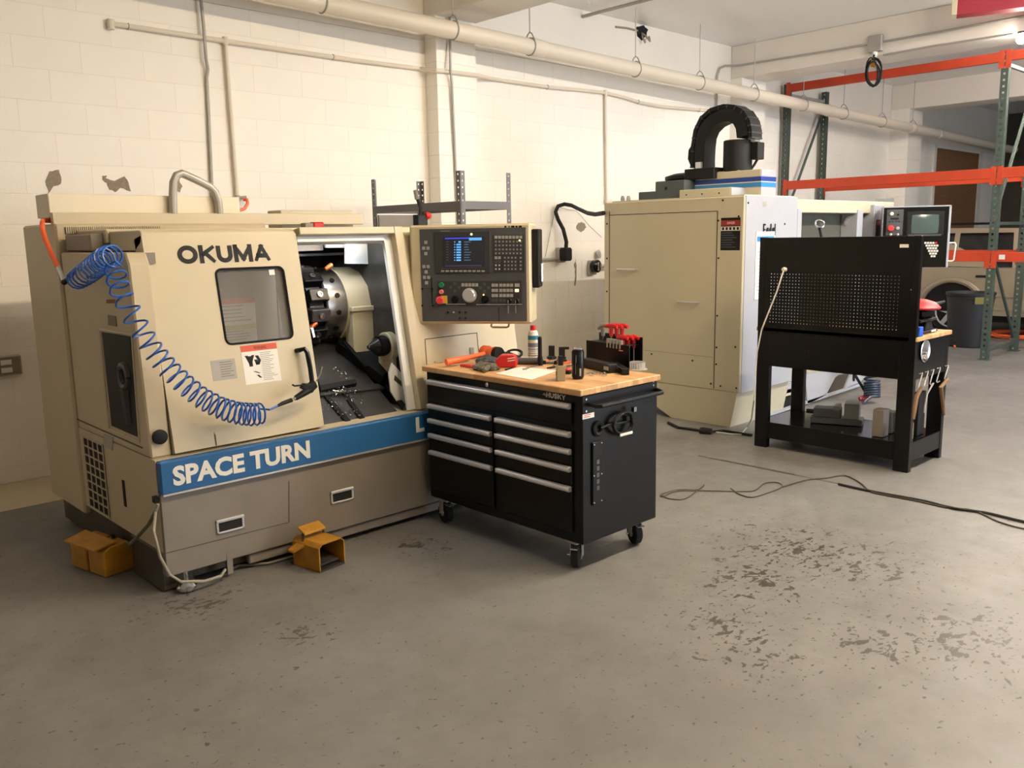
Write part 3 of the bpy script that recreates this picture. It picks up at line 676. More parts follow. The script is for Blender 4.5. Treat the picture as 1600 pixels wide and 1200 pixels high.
# warning stickers on the door
def dsticker(x0, y0, x1, y1, name, m, n=.0012, label=None):
    p, q = dpl(x0, y0), dpl(x1, y1)
    MB().prism([DP(p[0], q[1], 0), DP(q[0], q[1], 0), DP(q[0], p[1], 0), DP(p[0], p[1], 0)], DN*n).build(name, m, door, label=label); return p, q
p, q = dsticker(375, 541, 440, 594, 'warning_sticker', M_PAPER, label='white warning sticker with orange head')
h_ = p[1]-q[1]; w_ = q[0]-p[0]
MB().prism([DP(p[0], p[1]-.032, .0012), DP(q[0], p[1]-.032, .0012), DP(q[0], p[1], .0012), DP(p[0], p[1], .0012)], DN*.0006).build('warning_head', M_STRED, door)
text('WARNING', 'warning_text', M_BLACKM, DP(p[0]+w_*.35, p[1]-.025, .0019), X1, DV, .016, w_*.35, door, depth=.0004)
lines('print', M_GREYST, door, DP(p[0]+w_*.5, q[1]+.008, .0013), X1, DV, DN, w_*.46, h_-.05, 16, (.5, 1))
hd = MB()
for (u0, v0, u1, v1, r) in ((.12, .74, .22, .5, .008), (.30, .74, .20, .5, .008), (.22, .72, .22, .45, .010), (.40, .72, .46, .6, .009), (.46, .6, .40, .48, .011), (.36, .62, .40, .48, .008), (.28, .32, .42, .26, .006), (.36, .22, .44, .14, .006)):
    hd.prism([DP(p[0]+w_*u0-r, q[1]+h_*v0, .0013), DP(p[0]+w_*u0+r, q[1]+h_*v0, .0013), DP(p[0]+w_*u1+r, q[1]+h_*v1, .0013), DP(p[0]+w_*u1-r, q[1]+h_*v1, .0013)], DN*.0005)
hd.build('warning_picture', M_BLACKM, door, smooth=0)
p, q = dsticker(328.5, 564, 371, 591, 'notice_plate', M_GREYST)
lines('print', M_STEEL_SHEET, door, DP(p[0]+(q[0]-p[0])*.35, q[1]+.01, .0013), X1, DV, DN, (q[0]-p[0])*.55, (p[1]-q[1])-.02, 7, (.7, 1))
# door handle
ha, hb = dpl(472, 547), dpl(481, 602)
hx = ha[0]; MB().tube([DP(hx-.035, ha[1], 0), DP(hx-.03, ha[1], .03), DP(hx-.01, ha[1]+.004, .045), DP(hx, ha[1]-.02, .05), DP(hx+.003, (ha[1]+hb[1])/2, .052), DP(hx+.003, hb[1]+.02, .05), DP(hx, hb[1], .03), DP(hx, hb[1], 0)], .013, 10).build('handle', M_BLACK, door, label='black door handle')
# stain marks
MB().prism([DP(*dpl(x, y), .0) for x, y in ((334, 675), (337, 680), (339, 696), (337, 697), (335, 685))], DN*.0006).build('scratch', M_BROWN, door)
# ---- panel behind the window with its notice
MB().box(1.62, 2.40, 4.46, 4.48, .70, 1.66).build('inner_cover', M_STEEL_SHEET, LT)
ic = bpy.data.objects['inner_cover']
def icp(x, y): return ony(x, y, 4.459)
a, b = icp(337, 468), icp(402, 533)
MB().box(a.x, b.x, 4.457, 4.46, b.z, a.z).build('inner_notice', M_PAPER, ic)
MB().box(a.x, b.x, 4.456, 4.457, a.z-.03, a.z).build('notice_head', M_STRED, ic)
MB().box(a.x, b.x, 4.456, 4.457, b.z+.075, b.z+.1).build('notice_band', mat('notice_yellow', rgb(206, 200, 110), .6), ic)
lines('print', M_GREYST, ic, Vector((a.x+.02, 4.457, b.z+.11)), X1, Z1, -Y1, (b.x-a.x)*.85, .1, 5)
lines('print', M_GREYST, ic, Vector((a.x+.02, 4.457, b.z+.01)), X1, Z1, -Y1, (b.x-a.x)*.85, .06, 4)
# ---- opening frame on the right
def fprism(mb, x0, x1, v0, v1, n0, th): mb.prism([DP(x0, v0, n0), DP(x1, v0, n0), DP(x1, v1, n0), DP(x0, v1, n0)], -DN*th, b=.003)
f = MB(); fprism(f, 3.09, 3.15, -.005, DH+.03, .025, .12); f.build('frame_post', M_CREAM, LT)
f = MB(); fprism(f, 3.036, 3.09, 0.0, DH+.0, -.02, .025); f.build('inner_post', M_WHITEP, LT)
f = MB(); fprism(f, 2.46, 3.09, DH-.01, DH+.03, .022, .12); f.build('frame_head', M_CREAM, LT)
f = MB(); fprism(f, 2.46, 3.09, DH-.045, DH-.012, -.02, .10); f.build('inner_head', M_WHITEP, LT)
MB().prism([(3.14, 4.10, .672), (3.14, 4.285, 1.72), (3.14, 4.33, 1.735), (3.14, 5.15, 1.735), (3.14, 5.15, .672)], (XB-3.14, 0, 0), b=.006).build('right_cover', M_CREAM, LT)
rc = bpy.data.objects['right_cover']
fr = [DP(*dpl(x, y), .001) for x, y in ((664, 530), (745, 520), (748, 550), (750, 572), (667, 570))]
MB().tube(fr[:3], .002, 4).tube([fr[0], fr[4]], .002, 4).build('seam', M_BROWN, rc)
# ---- interior
MB().box(3.12, 3.136, 4.30, 5.14, .66, 1.69).build('inner_right', M_INSIDE, LT)
MB().box(2.43, 3.12, 4.78, 5.14, 1.60, 1.615).build('inner_top', M_INSIDE, LT)
MB().prism([DP(*dpl(x, y), .0005) for x, y in ((734, 543), (740, 543), (740.5, 553), (734.5, 553))], DN*.002).build('slot', M_TAN, rc)
ins = MB().prism([(2.42, 5.14, .66), (2.42, 5.14, 1.70), (3.12, 5.14, 1.70), (3.12, 5.14, .66)], (0, .008, 0)).build('inner_back', M_INSIDE, LT)
MB().box(1.70, 2.42, 4.50, 5.14, .66, 1.69).build('inner_left', M_INSIDE, LT) if False else None
MB().box(1.70, 1.71, 4.50, 5.14, .66, 1.69).build('inner_left', M_INSIDE, LT)
MB().box(1.71, 2.42, 5.12, 5.14, .66, 1.69).build('inner_back', M_INSIDE, LT)
# white splash guard above the spindle
sp = [ony(x, y, 4.60) for x, y in ((541, 371), (600, 370), (604, 413), (541, 412))]
MB().prism(sp, (0, .02, 0)).build('splash_guard', M_WHITEP, LT)
sp = [ony(x, y, 4.66) for x, y in ((508, 371), (543, 371), (543, 387), (510, 387))]
MB().prism(sp, (0, .02, 0)).build('splash_guard', M_WHITEP, LT)
sp = [ony(x, y, 4.70) for x, y in ((455, 363), (512, 364), (502, 382), (455, 381))]
MB().prism(sp, (0, .02, 0)).build('upper_rail', M_CREAM, LT)
sp = [ony(x, y, 4.70) for x, y in ((455, 382), (505, 382), (505, 391), (455, 393))]
MB().prism(sp, (0, .03, 0)).build('upper_rail', M_STEEL_SHEET, LT)
# spindle: cream housing and steel face, turret with tool holders in front
C0 = ony(513, 476, 4.82); R0 = .235
def cyl(name, x0, x1, r0, r1, m, n=40): return MB().lathe([(r0*.96, 0), (r0, .008), (r1, x1-x0-.008), (r1*.96, x1-x0)], (C0.x+x0, C0.y, C0.z), X1, n).build(name, m, LT)
cyl('spindle_face', -.145, 0.0, R0*.97, R0, M_STEEL)
cyl('headstock', 0.0, .19, R0*1.0, R0*.99, M_CREAM, 12)
cyl('headstock_rear', .19, .42, R0*.96, R0*.93, M_BROWN)
hs = bpy.data.objects['headstock']; sf = bpy.data.objects['spindle_face']
MB().box(C0.x+.02, C0.x+.19, C0.y-.245, C0.y-.15, C0.z-.30, C0.z-.03, b=.006).build('headstock_foot', M_CREAM, hs)
MB().box(C0.x+.01, C0.x+.20, C0.y-.26, C0.y-.14, C0.z-.035, C0.z-.005, b=.004).build('clamp_bar', M_CREAM, hs)
for k in range(14):
    a = math.radians(k*360/14+8); q = C0+Vector((-.07, R0*math.cos(a), R0*math.sin(a)))
    MB().lathe([(.016, -.008), (.016, .004)], q, (0, math.cos(a), math.sin(a)), 10).build('bolt', M_DKMETAL, sf)
tu = MB().lathe([(.19, -.26), (.205, -.25), (.205, -.155), (.19, -.146)], C0, X1, 12).build('turret', M_DKMETAL, LT, label='black tool turret')
for k in range(12):
    a = math.radians(k*30+10); rad = Vector((0, math.cos(a), math.sin(a))); tn = X1.cross(rad)
    h = MB().obox(C0+Vector((-.20, 0, 0))+rad*.205, X1, rad, tn, .065, .045, .038, .005).build('tool_holder', M_DKMETAL if k % 3 else M_INSIDE, tu)
    MB().lathe([(.018, 0), (.018, .01), (.011, .01), (.011, .004)], C0+Vector((-.20, 0, 0))+rad*.25, rad, 12).build('bore', M_STEEL, h)
    if k % 3 == 0: MB().obox(C0+Vector((-.15, 0, 0))+rad*.19+tn*.045, X1, rad, tn, .045, .014, .006, .001).build('clamp_plate', M_CHROME, h)
MB().lathe([(.11, -.30), (.12, -.29), (.12, -.26)], C0, X1, 24).build('turret_cap', M_INSIDE, tu)
MB().obox(C0+Vector((-.34, .05, .02)), X1, Y1, Z1, .09, .16, .23, .02).build('turret_body', M_INSIDE, LT)
wl_ = MB().obox((2.78, 4.45, 1.712), X1, Y1, Z1, .20, .03, .010, .003).build('work_lamp', M_ALU, LT)
MB().obox((2.78, 4.45, 1.699), X1, Y1, Z1, .19, .022, .003, .001).build('lamp_tube', mat('lamp_glow', (.85, .92, 1, 1), .5, emit=26.0), wl_)
cp = mat('copper', rgb(206, 110, 60), .35, .6)
for x, y, dz in ((514, 417, .03), (490, 508, .0)):
    q = ony(x, y, 4.60); MB().tube([q+Vector((-.025, 0, -.02+dz*.2)), q, q+Vector((.02, 0, .012))], [.012, .016, .014], 8).build('coolant_nozzle', cp, tu)
for x, y in ((489, 520),):
    q = ony(x, y, 4.55); MB().obox(q, (.2, 0, -1), (1, 0, .2), Y1, .03, .009, .004, .002).build('insert_holder', M_CHROME, tu)
# tailstock
q = ony(598, 540, 4.38)
ts = MB().lathe([(.012, -.105), (.016, -.10), (.035, -.07), (.05, -.045), (.062, -.04), (.066, 0.0), (.055, .03)], q, X1, 24).build('tailstock_centre', M_DKMETAL, LT)
MB().lathe([(.013, -.108), (.013, -.10), (.018, -.098)], q, X1, 12).build('centre_tip', M_STEEL, ts)
tso = MB().lathe([(.085, .02), (.09, .025), (.09, 3.117-q.x)], q+Vector((0, .01, -.01)), X1, 24).build('tailstock', M_CREAM, LT)
MB().box(q.x+.03, 3.117, q.y-.05, q.y+.10, q.z-.17, q.z-.02, b=.006).build('tailstock_foot', M_CREAM, tso)
# slanted bed and way covers
SV = Vector((0, .80, .50)).normalized(); SN = X1.cross(SV); S0 = Vector((0, 4.17, .665))
def SP(x, y, n=0.0):
    p = onpl(x, y, S0, SN); return p+SN*n
MB().prism([S0+X1*1.72, S0+X1*3.0, S0+X1*3.0+SV*1.14, S0+X1*1.72+SV*1.14], -SN*.03).build('chip_tray', M_INSIDE, LT)
bed = MB().prism([SP(524, 548, 0), SP(594, 601, 0), SP(618, 575, 0), SP(613, 553, 0), SP(580, 530, 0), SP(527, 535, 0)], SN*.07, b=.004).build('bed_cover', M_BLACKM, LT)
MB().prism([SP(534, 547, .071), SP(570, 588, .071), SP(565, 589, .071), SP(530, 550, .071)], SN*.012).build('wiper', M_DKMETAL, bed)
for poly, nm, m, h in ((((476, 536), (500, 528), (555, 597), (500, 610)), 'way_cover', M_INSIDE, .02), (((498, 608), (553, 598), (556, 604), (500, 616)), 'way_step', M_BLACKM, .03),
                       (((500, 616), (590, 602), (600, 609), (500, 621)), 'way_step', M_INSIDE, .015), (((506, 621), (512, 620), (548, 660), (540, 662)), 'tray_rib', M_DKMETAL, .012), (((535, 616), (541, 615), (570, 656), (562, 658)), 'tray_rib', M_DKMETAL, .012),
                       (((600, 606), (606, 604), (632, 636), (629, 642)), 'tray_rib', M_BLACKM, .02)):
    MB().prism([SP(x, y, 0) for x, y in poly], SN*h).build(nm, m, LT)
wp = [ony(x, y, 4.235) for x, y in ((608, 583), (613, 567), (632, 588), (645, 640), (630, 642), (611, 612))]
sg = MB().prism(wp, (0, .012, 0)).build('side_guard', M_WHITEP, LT)
MB().prism([ony(x, y, 4.233) for x, y in ((617, 586), (627, 596), (628, 604), (616, 594))], (0, .003, 0)).build('slot', M_BROWN, sg)
MB().tube([ony(606, 606, 4.40), ony(613, 611, 4.40)], .03, 10).build('drive_knob', M_BLACKM, LT)
chips = MB(); rc_ = random.Random(5)
for i in range(420):
    if i % 3 == 0: x, y = rc_.uniform(485, 545), 0; t = (x-485)/60; y = 540+t*62+rc_.uniform(-10, 6)
    elif i % 3 == 1: x, y = rc_.uniform(503, 570), rc_.uniform(606, 655)
    else: x, y = rc_.gauss(528, 9), rc_.gauss(614, 4)
    if x > 500+(y-600)*2.2+70: continue
    p = SP(x, y, .024 if y < 612 else .016); s = rc_.uniform(.002, .006); dx = Vector((rc_.uniform(-1, 1), rc_.uniform(-1, 1), rc_.uniform(-.5, 1))).normalized()*s; e = dx.cross(SN).normalized()*s*.4
    chips.add([p-dx-e, p+dx-e, p+dx+e+SN*.003, p-dx+e+SN*.002], [[0, 1, 2, 3]])
cho = chips.build('metal_chips', M_CHROME, smooth=0); tag(cho, 'bright metal chips scattered on the lathe chip tray', 'metal chips', kind='stuff')
# ---- swivelling control pendant
PU = Vector((.599, -.80, 0)).normalized(); PN = PU.cross(Z1); P0 = Vector((3.21, 4.18, 1.206))
def zp(zx, zy): p = onpl(630+.15*zx, 340+.15*zy, P0, PN); return (p-P0).dot(PU), p.z
def PP(u, z, n=0.0): return Vector((P0.x, P0.y, 0))+PU*u+Z1*z+PN*n
uL, zT = zp(172, 121); uR, zB = zp(1293, 1078)
uC0, zC1 = zp(62, 82); uC1, zC0 = zp(1340, 1108)
CP = thing('control_pendant', 'cream lathe control pendant with screen, keypad and red stop button', 'control panel', PP((uL+uR)/2, zC0, -.12))
def pbox(u0, u1, z0, z1, n0, n1, name, m, parent, b=.0, label=None):
    return MB().obox(PP((u0+u1)/2, (z0+z1)/2, (n0+n1)/2), PU, Z1, PN, (u1-u0)/2, (z1-z0)/2, (n1-n0)/2, b).build(name, m, parent, label=label)
case = pbox(uC0, uC1, zC0, zC1, -.22, .004, 'case', M_CREAM, CP, .012)
pan = pbox(uL, uR, zB, zT, -.01, .008, 'face_panel', M_DKGREY, CP, .002, 'dark grey face panel')
def zb(x0, y0, x1, y1, n0, n1, name, m, parent=pan, b=0.0, label=None):
    a = zp(x0, y1); c = zp(x1, y0); return pbox(a[0], c[0], a[1], c[1], n0, n1, name, m, parent, b, label)
N0 = .008
zb(300, 612, 1292, 622, N0, N0+.0008, 'seam', M_HOLE); zb(996, 930, 1001, 1080, N0, N0+.0008, 'seam', M_HOLE); zb(300, 625, 304, 900, N0, N0+.0008, 'seam', M_HOLE); zb(185, 735, 300, 739, N0, N0+.0008, 'seam', M_HOLE)
zb(335, 140, 905, 585, N0, N0+.004, 'screen_bezel', M_DKGREY2, b=.002)
scr = zb(430, 195, 850, 520, N0+.004, N0+.006, 'screen', M_SCREENB, label='lit control screen')
zb(440, 207, 690, 224, N0+.006, N0+.0066, 'screen_title', M_SCR1, scr); zb(690, 207, 822, 238, N0+.006, N0+.0066, 'screen_title', M_SCR2, scr)
for i in range(8): y = 245+i*27; zb(560 if i else 580, y, 607, y+17, N0+.006, N0+.0066, 'screen_row', M_SCR2, scr); zb(640, y+4, 660+random.uniform(20, 70), y+12, N0+.006, N0+.0066, 'screen_row', mat('screen_text', rgb(70, 110, 150), .4, emit=.25), scr); zb(536, y+4, 548, y+14, N0+.006, N0+.0066, 'screen_row', M_SCR2, scr); zb(455, y+4, 478, y+10, N0+.006, N0+.0066, 'screen_row', mat('screen_dim', rgb(80, 84, 92), .4), scr)
zb(440, 490, 822, 512, N0+.006, N0+.0066, 'screen_title', mat('screen_navy', rgb(50, 52, 84), .4, emit=.2), scr)
zb(405, 521, 855, 527, N0+.004, N0+.008, 'screen_edge', M_ALU)
for i in range(10): x = 418+i*46.5; zb(x-16, 547, x+16, 565, N0+.004, N0+.009, 'soft_key', M_KEY)
zb(390, 137, 490, 144, N0+.004, N0+.0045, 'print', M_KEY)
def dot(zx, zy, r, h, name, m, n0=N0, prof=None):
    u, z = zp(zx, zy); k = .15*r*(.00395)
    pr = prof or [(1, 0), (1, .8), (.85, 1)]
    return MB().lathe([(a*k, b*h) for a, b in pr], PP(u, z, n0), PN, 20).build(name, m, pan)
dot(715, 174, 11, .004, 'indicator', M_LED, N0+.004)
zb(940, 178, 1262, 570, N0, N0+.003, 'keypad', M_DKGREY2)
for r in range(5):
    for c in range(8):
        x, y = 970+c*37, (205, 250, 290, 332, 372)[r]; zb(x-14, y-16, x+14, y+15, N0+.003, N0+.006, 'key', M_KEY if r == 0 else M_DKGREY, pan); 
        if r: zb(x-7, y-8, x+5, y+7, N0+.006, N0+.0064, 'key_print', M_KEY)
for r in range(4):
    y = (418, 459, 497, 536)[r]
    for c in range(2): zb(957+c*36, y-15, 984+c*36, y+14, N0+.003, N0+.006, 'key', M_KEY if r == 0 else M_DKGREY); 
    if r > 1: 
        for c in range(2): zb(964+c*36, y-8, 976+c*36, y+6, N0+.006, N0+.0064, 'key_print', M_LETTER)
    for c in range(4): zb(1050+c*37, y-14, 1077+c*37, y+13, N0+.003, N0+.006, 'key', M_DKGREY); zb(1057+c*37, y-9, 1069+c*37, y+8, N0+.006, N0+.0064, 'key_print', M_KEY)
    zb(1213, y-14, 1241, y+13, N0+.003, N0+.006, 'key', M_DKGREY); zb(1219, y-8, 1235, y+7, N0+.006, N0+.0064, 'key_print', M_KEY)
dot(1217, 238, 9, .004, 'indicator', M_LED, N0+.005)
def keyat(x, y, w_=14, h=17, m=None): zb(x-w_, y-h, x+w_, y+h, N0, N0+.004, 'key', m or M_KEY)
for x, y in ((240, 258), (217, 318), (262, 318), (240, 375), (220, 510), (264, 510), (243, 565), (226, 622), (269, 622), (247, 678)): keyat(x, y)
zb(370, 655, 1240, 918, N0, N0+.002, 'lower_plate', M_DKGREY2)
for x, y in ((541, 688), (500, 726), (586, 726), (543, 766), (848, 690), (806, 730), (894, 730), (849, 768)): keyat(x, y, 13, 15, M_DKGREY)
for i in range(5): keyat(626+i*36, 700)
for y in (703, 757, 810):
    for x in (940, 975, 1020, 1057, 1095, 1132): keyat(x, y, 15, 16)
for x in (938, 973, 1020, 1057): keyat(x, 863, 12, 14, M_DKGREY)
keyat(1190, 703, 24, 18); keyat(1187, 758, 19, 15, mat('lit_key', rgb(255, 226, 170), .5, emit=1.0)); keyat(1187, 810, 26, 16, mat('dark_red_key', rgb(70, 26, 30), .5))
dot(405, 700, 27, .02, 'start_button', mat('green_button', rgb(20, 120, 80), .4)); dot(405, 772, 23, .02, 'feed_hold_button', mat('pink_button', rgb(230, 120, 120), .5))
zb(400, 812, 463, 893, N0, N0+.006, 'stop_plate', mat('plate_yellow', rgb(206, 184, 74), .5), label='yellow plate')
dot(398, 856, 40, .035, 'stop_button', mat('stop_red', rgb(226, 60, 60), .4), N0+.004, [(.5, 0), (.5, .5), (1, .55), (1, .85), (.7, 1)])
dot(695, 808, 74, .030, 'hand_wheel', M_ALU, N0, [(1, 0), (1, .25), (.85, .3), (.82, .9), (.76, 1)])
for x in (543, 857): dot(x, 852, 40, .02, 'rotary_knob', M_BLACK, N0, [(1, 0), (.95, .3), (.6, .35), (.5, 1)])
dot(841, 803, 9, .004, 'indicator', mat('led_orange', rgb(255, 190, 120), .4, emit=1.0))
zb(450, 897, 655, 904, N0+.002, N0+.005, 'trim_line', M_ALU); zb(765, 899, 1240, 907, N0+.002, N0+.005, 'trim_line', M_ALU)
for x in (1110, 1187):
    dot(x, 872, 26, .012, 'key_switch', M_BLACK); u, z = zp(x-6, 872); MB().obox(PP(u, z, N0+.02), PU, Z1, PN, .002, .010, .012).build('key', M_CHROME, pan); MB().obox(PP(u, z-.045, N0+.025), PU, Z1, PN, .002, .022, .001).build('key', M_CHROME, pan)
for x, y in ((470, 985), (530, 985), (593, 985), (655, 985), (593, 1045), (655, 1045), (205, 915), (315, 915), (205, 742), (305, 742)): dot(x, y, 11, .006, 'toggle', M_CHROME if x == 530 else M_BLACK)
# print on the cream case edge and side handle
b_ = MB(); u, z = zp(1045, 103)
for i, wd in enumerate((.012, .006, .02, .012, .018)): b_.obox(PP(u+.012+i*.022, z+.004, .0045), PU, Z1, PN, wd/2, .005, .0005)
b_.build('print', M_BLACKM, case, smooth=0)
u0, z0 = zp(1345, 735); u1, z1 = zp(1392, 118)
pbox(uC1+.001, uC1+.045, z0, z1, -.17, -.03, 'side_box', M_BLACKM, CP, .006); pbox(uC1+.045, uC1+.06, z0+.03, (z0+z1)/2-.03, -.15, -.06, 'side_latch', M_ALU, CP, .005)
ua, za_ = zp(905, 1098); ub, zb2 = zp(1088, 1140)
MB().tube([PP(ua, zC0+.002, -.05), PP(ua, zb2, -.03), PP(ua+.01, zb2-.004, -.02), PP(ub-.01, zb2-.004, -.02), PP(ub, zb2, -.03), PP(ub, zC0+.002, -.05)], .006, 8).build('handle', M_CHROME, CP)
MB().tube([PP((uL+uR)/2-.25, zC0+.25, -.215), PP((uL+uR)/2-.28, zC0+.25, -.34), PP((uL+uR)/2-.28, zC0+.2, -.46)], .05, 12).build('swing_arm', M_CREAM, CP)
# ---- bent steel tube guard standing on the lathe
q = [ony(x, y, 5.24) for x, y in ((271, 337), (270, 305), (271, 285), (276, 274), (284, 271), (296, 276), (315, 285), (328, 292), (336, 300), (341, 315), (343, 335))]
q[0].z = 1.868; q[-1].z = 1.868
o = MB().tube(q, .024, 12).build('tube_rail', M_GALV); tag(o, 'bent steel tube rail standing on top of the lathe', 'rail')
# ---- grey cables at the lathe foot
cb_ = [onx(247, 788, XA-.01), onx(243, 800, XA-.02), ony(240, 830, 4.02), ony(250, 870, 4.0), ony(265, 898, 4.0), ony(283, 909, 4.0), ony(320, 908, 4.0), ony(345, 900, 4.02), ony(352, 890, 4.05)]
o = MB().tube(cb_, .0075, 8).build('grey_cable', mat('cable_grey', rgb(150, 142, 126), .6)); tag(o, 'light grey cable drooping around the lathe base corner', 'cable')
MB().box(XA-.02, XA, 4.075, 4.11, .47, .50).build('cable_gland', M_BLACKM, o)
cb_ = [onx(243, 800, XA-.02), onx(232, 820, XA-.03), onx(214, 840, XA-.05), onx(203, 850, XA-.08), onz(190, 848, .03), onz(178, 840, .15), onz(176, 836, .18), onz(180, 850, .09), onz(200, 878, .02), onz(214, 880, .012)]
o = MB().tube(cb_, .009, 8).build('brown_cable', mat('cable_brown', rgb(96, 86, 70), .6)); tag(o, 'brown cable looping beside the lathe to the rear foot pedal', 'cable')
o = MB().tube([onz(x, y, .012) for x, y in ((352, 893), (372, 884), (395, 882), (420, 880), (445, 873), (468, 866))], .008, 6).build('pedal_cable', mat('cable_grey2', rgb(110, 104, 92), .6)); tag(o, 'thin grey cable lying along the lathe kick rail', 'cable')
# ------------------------------------------------------------------ foot pedals
def pedal(loc, rot, label, closed=False):
    t = thing('foot_pedal', label, 'foot pedal', loc, 'yellow foot pedals')
    t.rotation_euler = (0, 0, rot)
    ORI[t.name] = Vector((0, 0, 0))
    w_, d_, h_ = .085, .12, .15
    prof = [(-w_, 0, 0), (-w_, 0, h_-.02), (-w_+.02, 0, h_), (w_-.02, 0, h_), (w_, 0, h_-.02), (w_, 0, 0)]
    m = MB(); th = .006
    pi = [(-w_+th, 0, .0), (-w_+th, 0, h_-.022), (-w_+.022, 0, h_-th), (w_-.022, 0, h_-th), (w_-th, 0, h_-.022), (w_-th, 0, 0)]
    for i in range(5):
        a, b, c, d = prof[i], prof[i+1], pi[i+1], pi[i]
        m.prism([(p[0], -d_, p[2]) for p in (a, b, c, d)], (0, 2*d_*.9, 0))
    m.build('hood', M_YELLOW, t, smooth=0)
    MB().box(-w_, w_, -d_, d_, 0.0, .010).build('base_plate', M_INSIDE, t)
    MB().prism([(-w_+.02, -d_+.03, .022), (w_-.02, -d_+.03, .022), (w_-.02, d_-.05, .05), (-w_+.02, d_-.05, .05)], (0, 0, .01)).build('treadle', M_INSIDE, t)
    MB().box(-w_+.006, w_-.006, d_*.72, d_*.8, .01, h_-.01).build('rear_wall', M_BROWN, t)
    MB().prism([(-w_-.05, .03, h_-.06), (-w_, .0, h_-.035), (-w_, .06, h_-.035), (-w_-.05, .07, h_-.06)], (0, 0, .012)).build('side_flap', M_YELLOW, t)
    MB().prism([(-w_+.01, .0, h_+.022), (w_-.02, .0, h_+.022), (w_-.02, .06, h_+.05), (-w_+.01, .06, h_+.05)], (0, 0, .012), b=.003).build('lid', M_YELLOW, t)
    MB().tube([(-w_+.01, .02, h_-.01), (-w_+.02, .03, h_+.03)], .006, 6).tube([(w_-.02, .02, h_-.01), (w_-.02, .03, h_+.03)], .006, 6).build('hinge', M_BROWN, t)
    return t
p = onz(513, 888); pedal((p.x, p.y+.10, 0.001), math.radians(8), 'open yellow foot pedal in front of the grey lathe base')
p = onz(185, 885)
t = thing('foot_pedal', 'worn yellow double foot pedal box beside the left end of the lathe', 'foot pedal', (p.x, p.y, 0.001), 'yellow foot pedals')
t.rotation_euler = (0, 0, math.radians(12)); ORI[t.name] = Vector((0, 0, 0))
for s, nm in ((0, 'near_box'), (1, 'far_box')):
    x = -.02+s*(-.02); y = -.03+s*.17
    MB().prism([(-.13, y-.07, 0), (-.13, y-.07, .13), (-.09, y-.07, .155), (.02, y-.07, .155), (.05, y-.07, .09), (.15, y-.07, .06), (.15, y-.07, 0)], (0, .15, 0), b=.006).build('pedal_box', M_YELLOW, t)
MB().prism([(-.17, -.09, .15), (-.17, .20, .15), (-.05, .20, .175), (-.05, -.09, .165)], (0, 0, .008)).build('lid', M_YELLOW, t)
MB().box(.03, .13, -.09, .06, .075, .083).build('treadle', M_BROWN, t)

# ------------------------------------------------------------------ air hoses and blow gun
cl = [(onx(x, y, XA-.09)) for x, y in ((119, 438), (128, 432), (140, 424), (152, 414), (163, 404), (172, 400), (181, 401))]
cl2 = [ony(x, y, yy) for x, y, yy in ((180, 420, 4.16), (183, 436, 4.12), (187, 452, 4.08), (196, 470, 4.06), (208, 495, 4.04), (222, 520, 4.03), (240, 548, 4.02), (262, 575, 4.01), (288, 600, 4.0), (315, 622, 3.995), (345, 638, 3.99), (372, 646, 3.985), (398, 648, 3.98), (412, 645, 3.98))]
def helix(cl, turns_at, rad, r, n=12):
    "coil of tube wound around centre line; turns_at = cumulative turns at each point"
    pts = []; m = len(cl); tot = int(turns_at[-1]*n)
    up = Vector((0, 0, 1))
    for k in range(tot+1):
        tt = k/n; i = 0
        while i < m-2 and turns_at[i+1] < tt: i += 1
        f = (tt-turns_at[i])/max(1e-6, turns_at[i+1]-turns_at[i]); p = cl[i].lerp(cl[i+1], f)
        T = (cl[min(i+2, m-1)]-cl[max(i-1, 0)]).normalized(); a = T.cross(Vector((.3, -1, .2))).normalized(); b = T.cross(a)
        t = 2*math.pi*tt; q = rad[i]+(rad[i+1]-rad[i])*f
        pts.append(p+(a*math.cos(t)+b*math.sin(t))*q)
    return pts
h1 = helix(cl, [0, 2, 4, 6.5, 9, 10.5, 11.5], [.045, .05, .052, .052, .05, .05, .05], .006)
h2 = helix(cl2, [0, 1, 2, 3, 4, 5.1, 6.8, 9.0, 11.4, 14, 17, 20, 23.6, 25.4], [.045, .045, .045, .046, .046, .046, .047, .048, .049, .05, .052, .054, .056, .05], .006)
bh = MB().tube([onx(106, 436, XA-.09), onx(113, 432, XA-.09)]+h1+[onx(181, 408, XA-.09)]+h2+[ony(421, 640, 3.98), ony(434, 634, 3.99)], .0052, 6).build('coiled_hose', M_BLHOSE)
tag(bh, 'blue coiled air hose hanging across the lathe door', 'hose')
MB().tube([onx(106, 436, XA-.09), onx(100, 441, XA-.09)], [.009, .016], 8).build('coupler', M_BLACKM, bh)
MB().tube([ony(434, 634, 3.99), ony(442, 630, 4.0), ony(456, 625, 4.0)], [.007, .011, .012], 8).build('sleeve', M_RUBBER, bh)
ga = ony(459, 624, 4.0)
gun = thing('blow_gun', 'black air blow gun hooked on the door handle', 'blow gun', ga)
MB().tube([ga, ony(462, 622, 4.0)], .010, 8).build('fitting', M_CHROME, gun)
MB().tube([ony(462, 622, 4.0), ony(475, 614, 4.0), ony(485, 608, 4.01), ony(492, 602, 4.02)], [.014, .018, .020, .017], 10).build('grip', M_BLACKM, gun)
MB().prism([ony(x, y, 3.99) for x, y in ((471, 607), (476, 599), (487, 601), (492, 595), (495, 599), (494, 606), (489, 614), (484, 613))], (0, .028, 0), b=.003).build('head', M_BLACKM, gun)
MB().tube([ony(x, y, 4.0) for x, y in ((457, 601), (460, 603), (470, 602), (478, 600))], .005, 6).build('trigger', M_BLACKM, gun)
MB().tube([ony(x, y, 4.01) for x, y in ((494, 596), (501, 585), (504, 573))], .004, 6).build('nozzle', M_CHROME, gun)
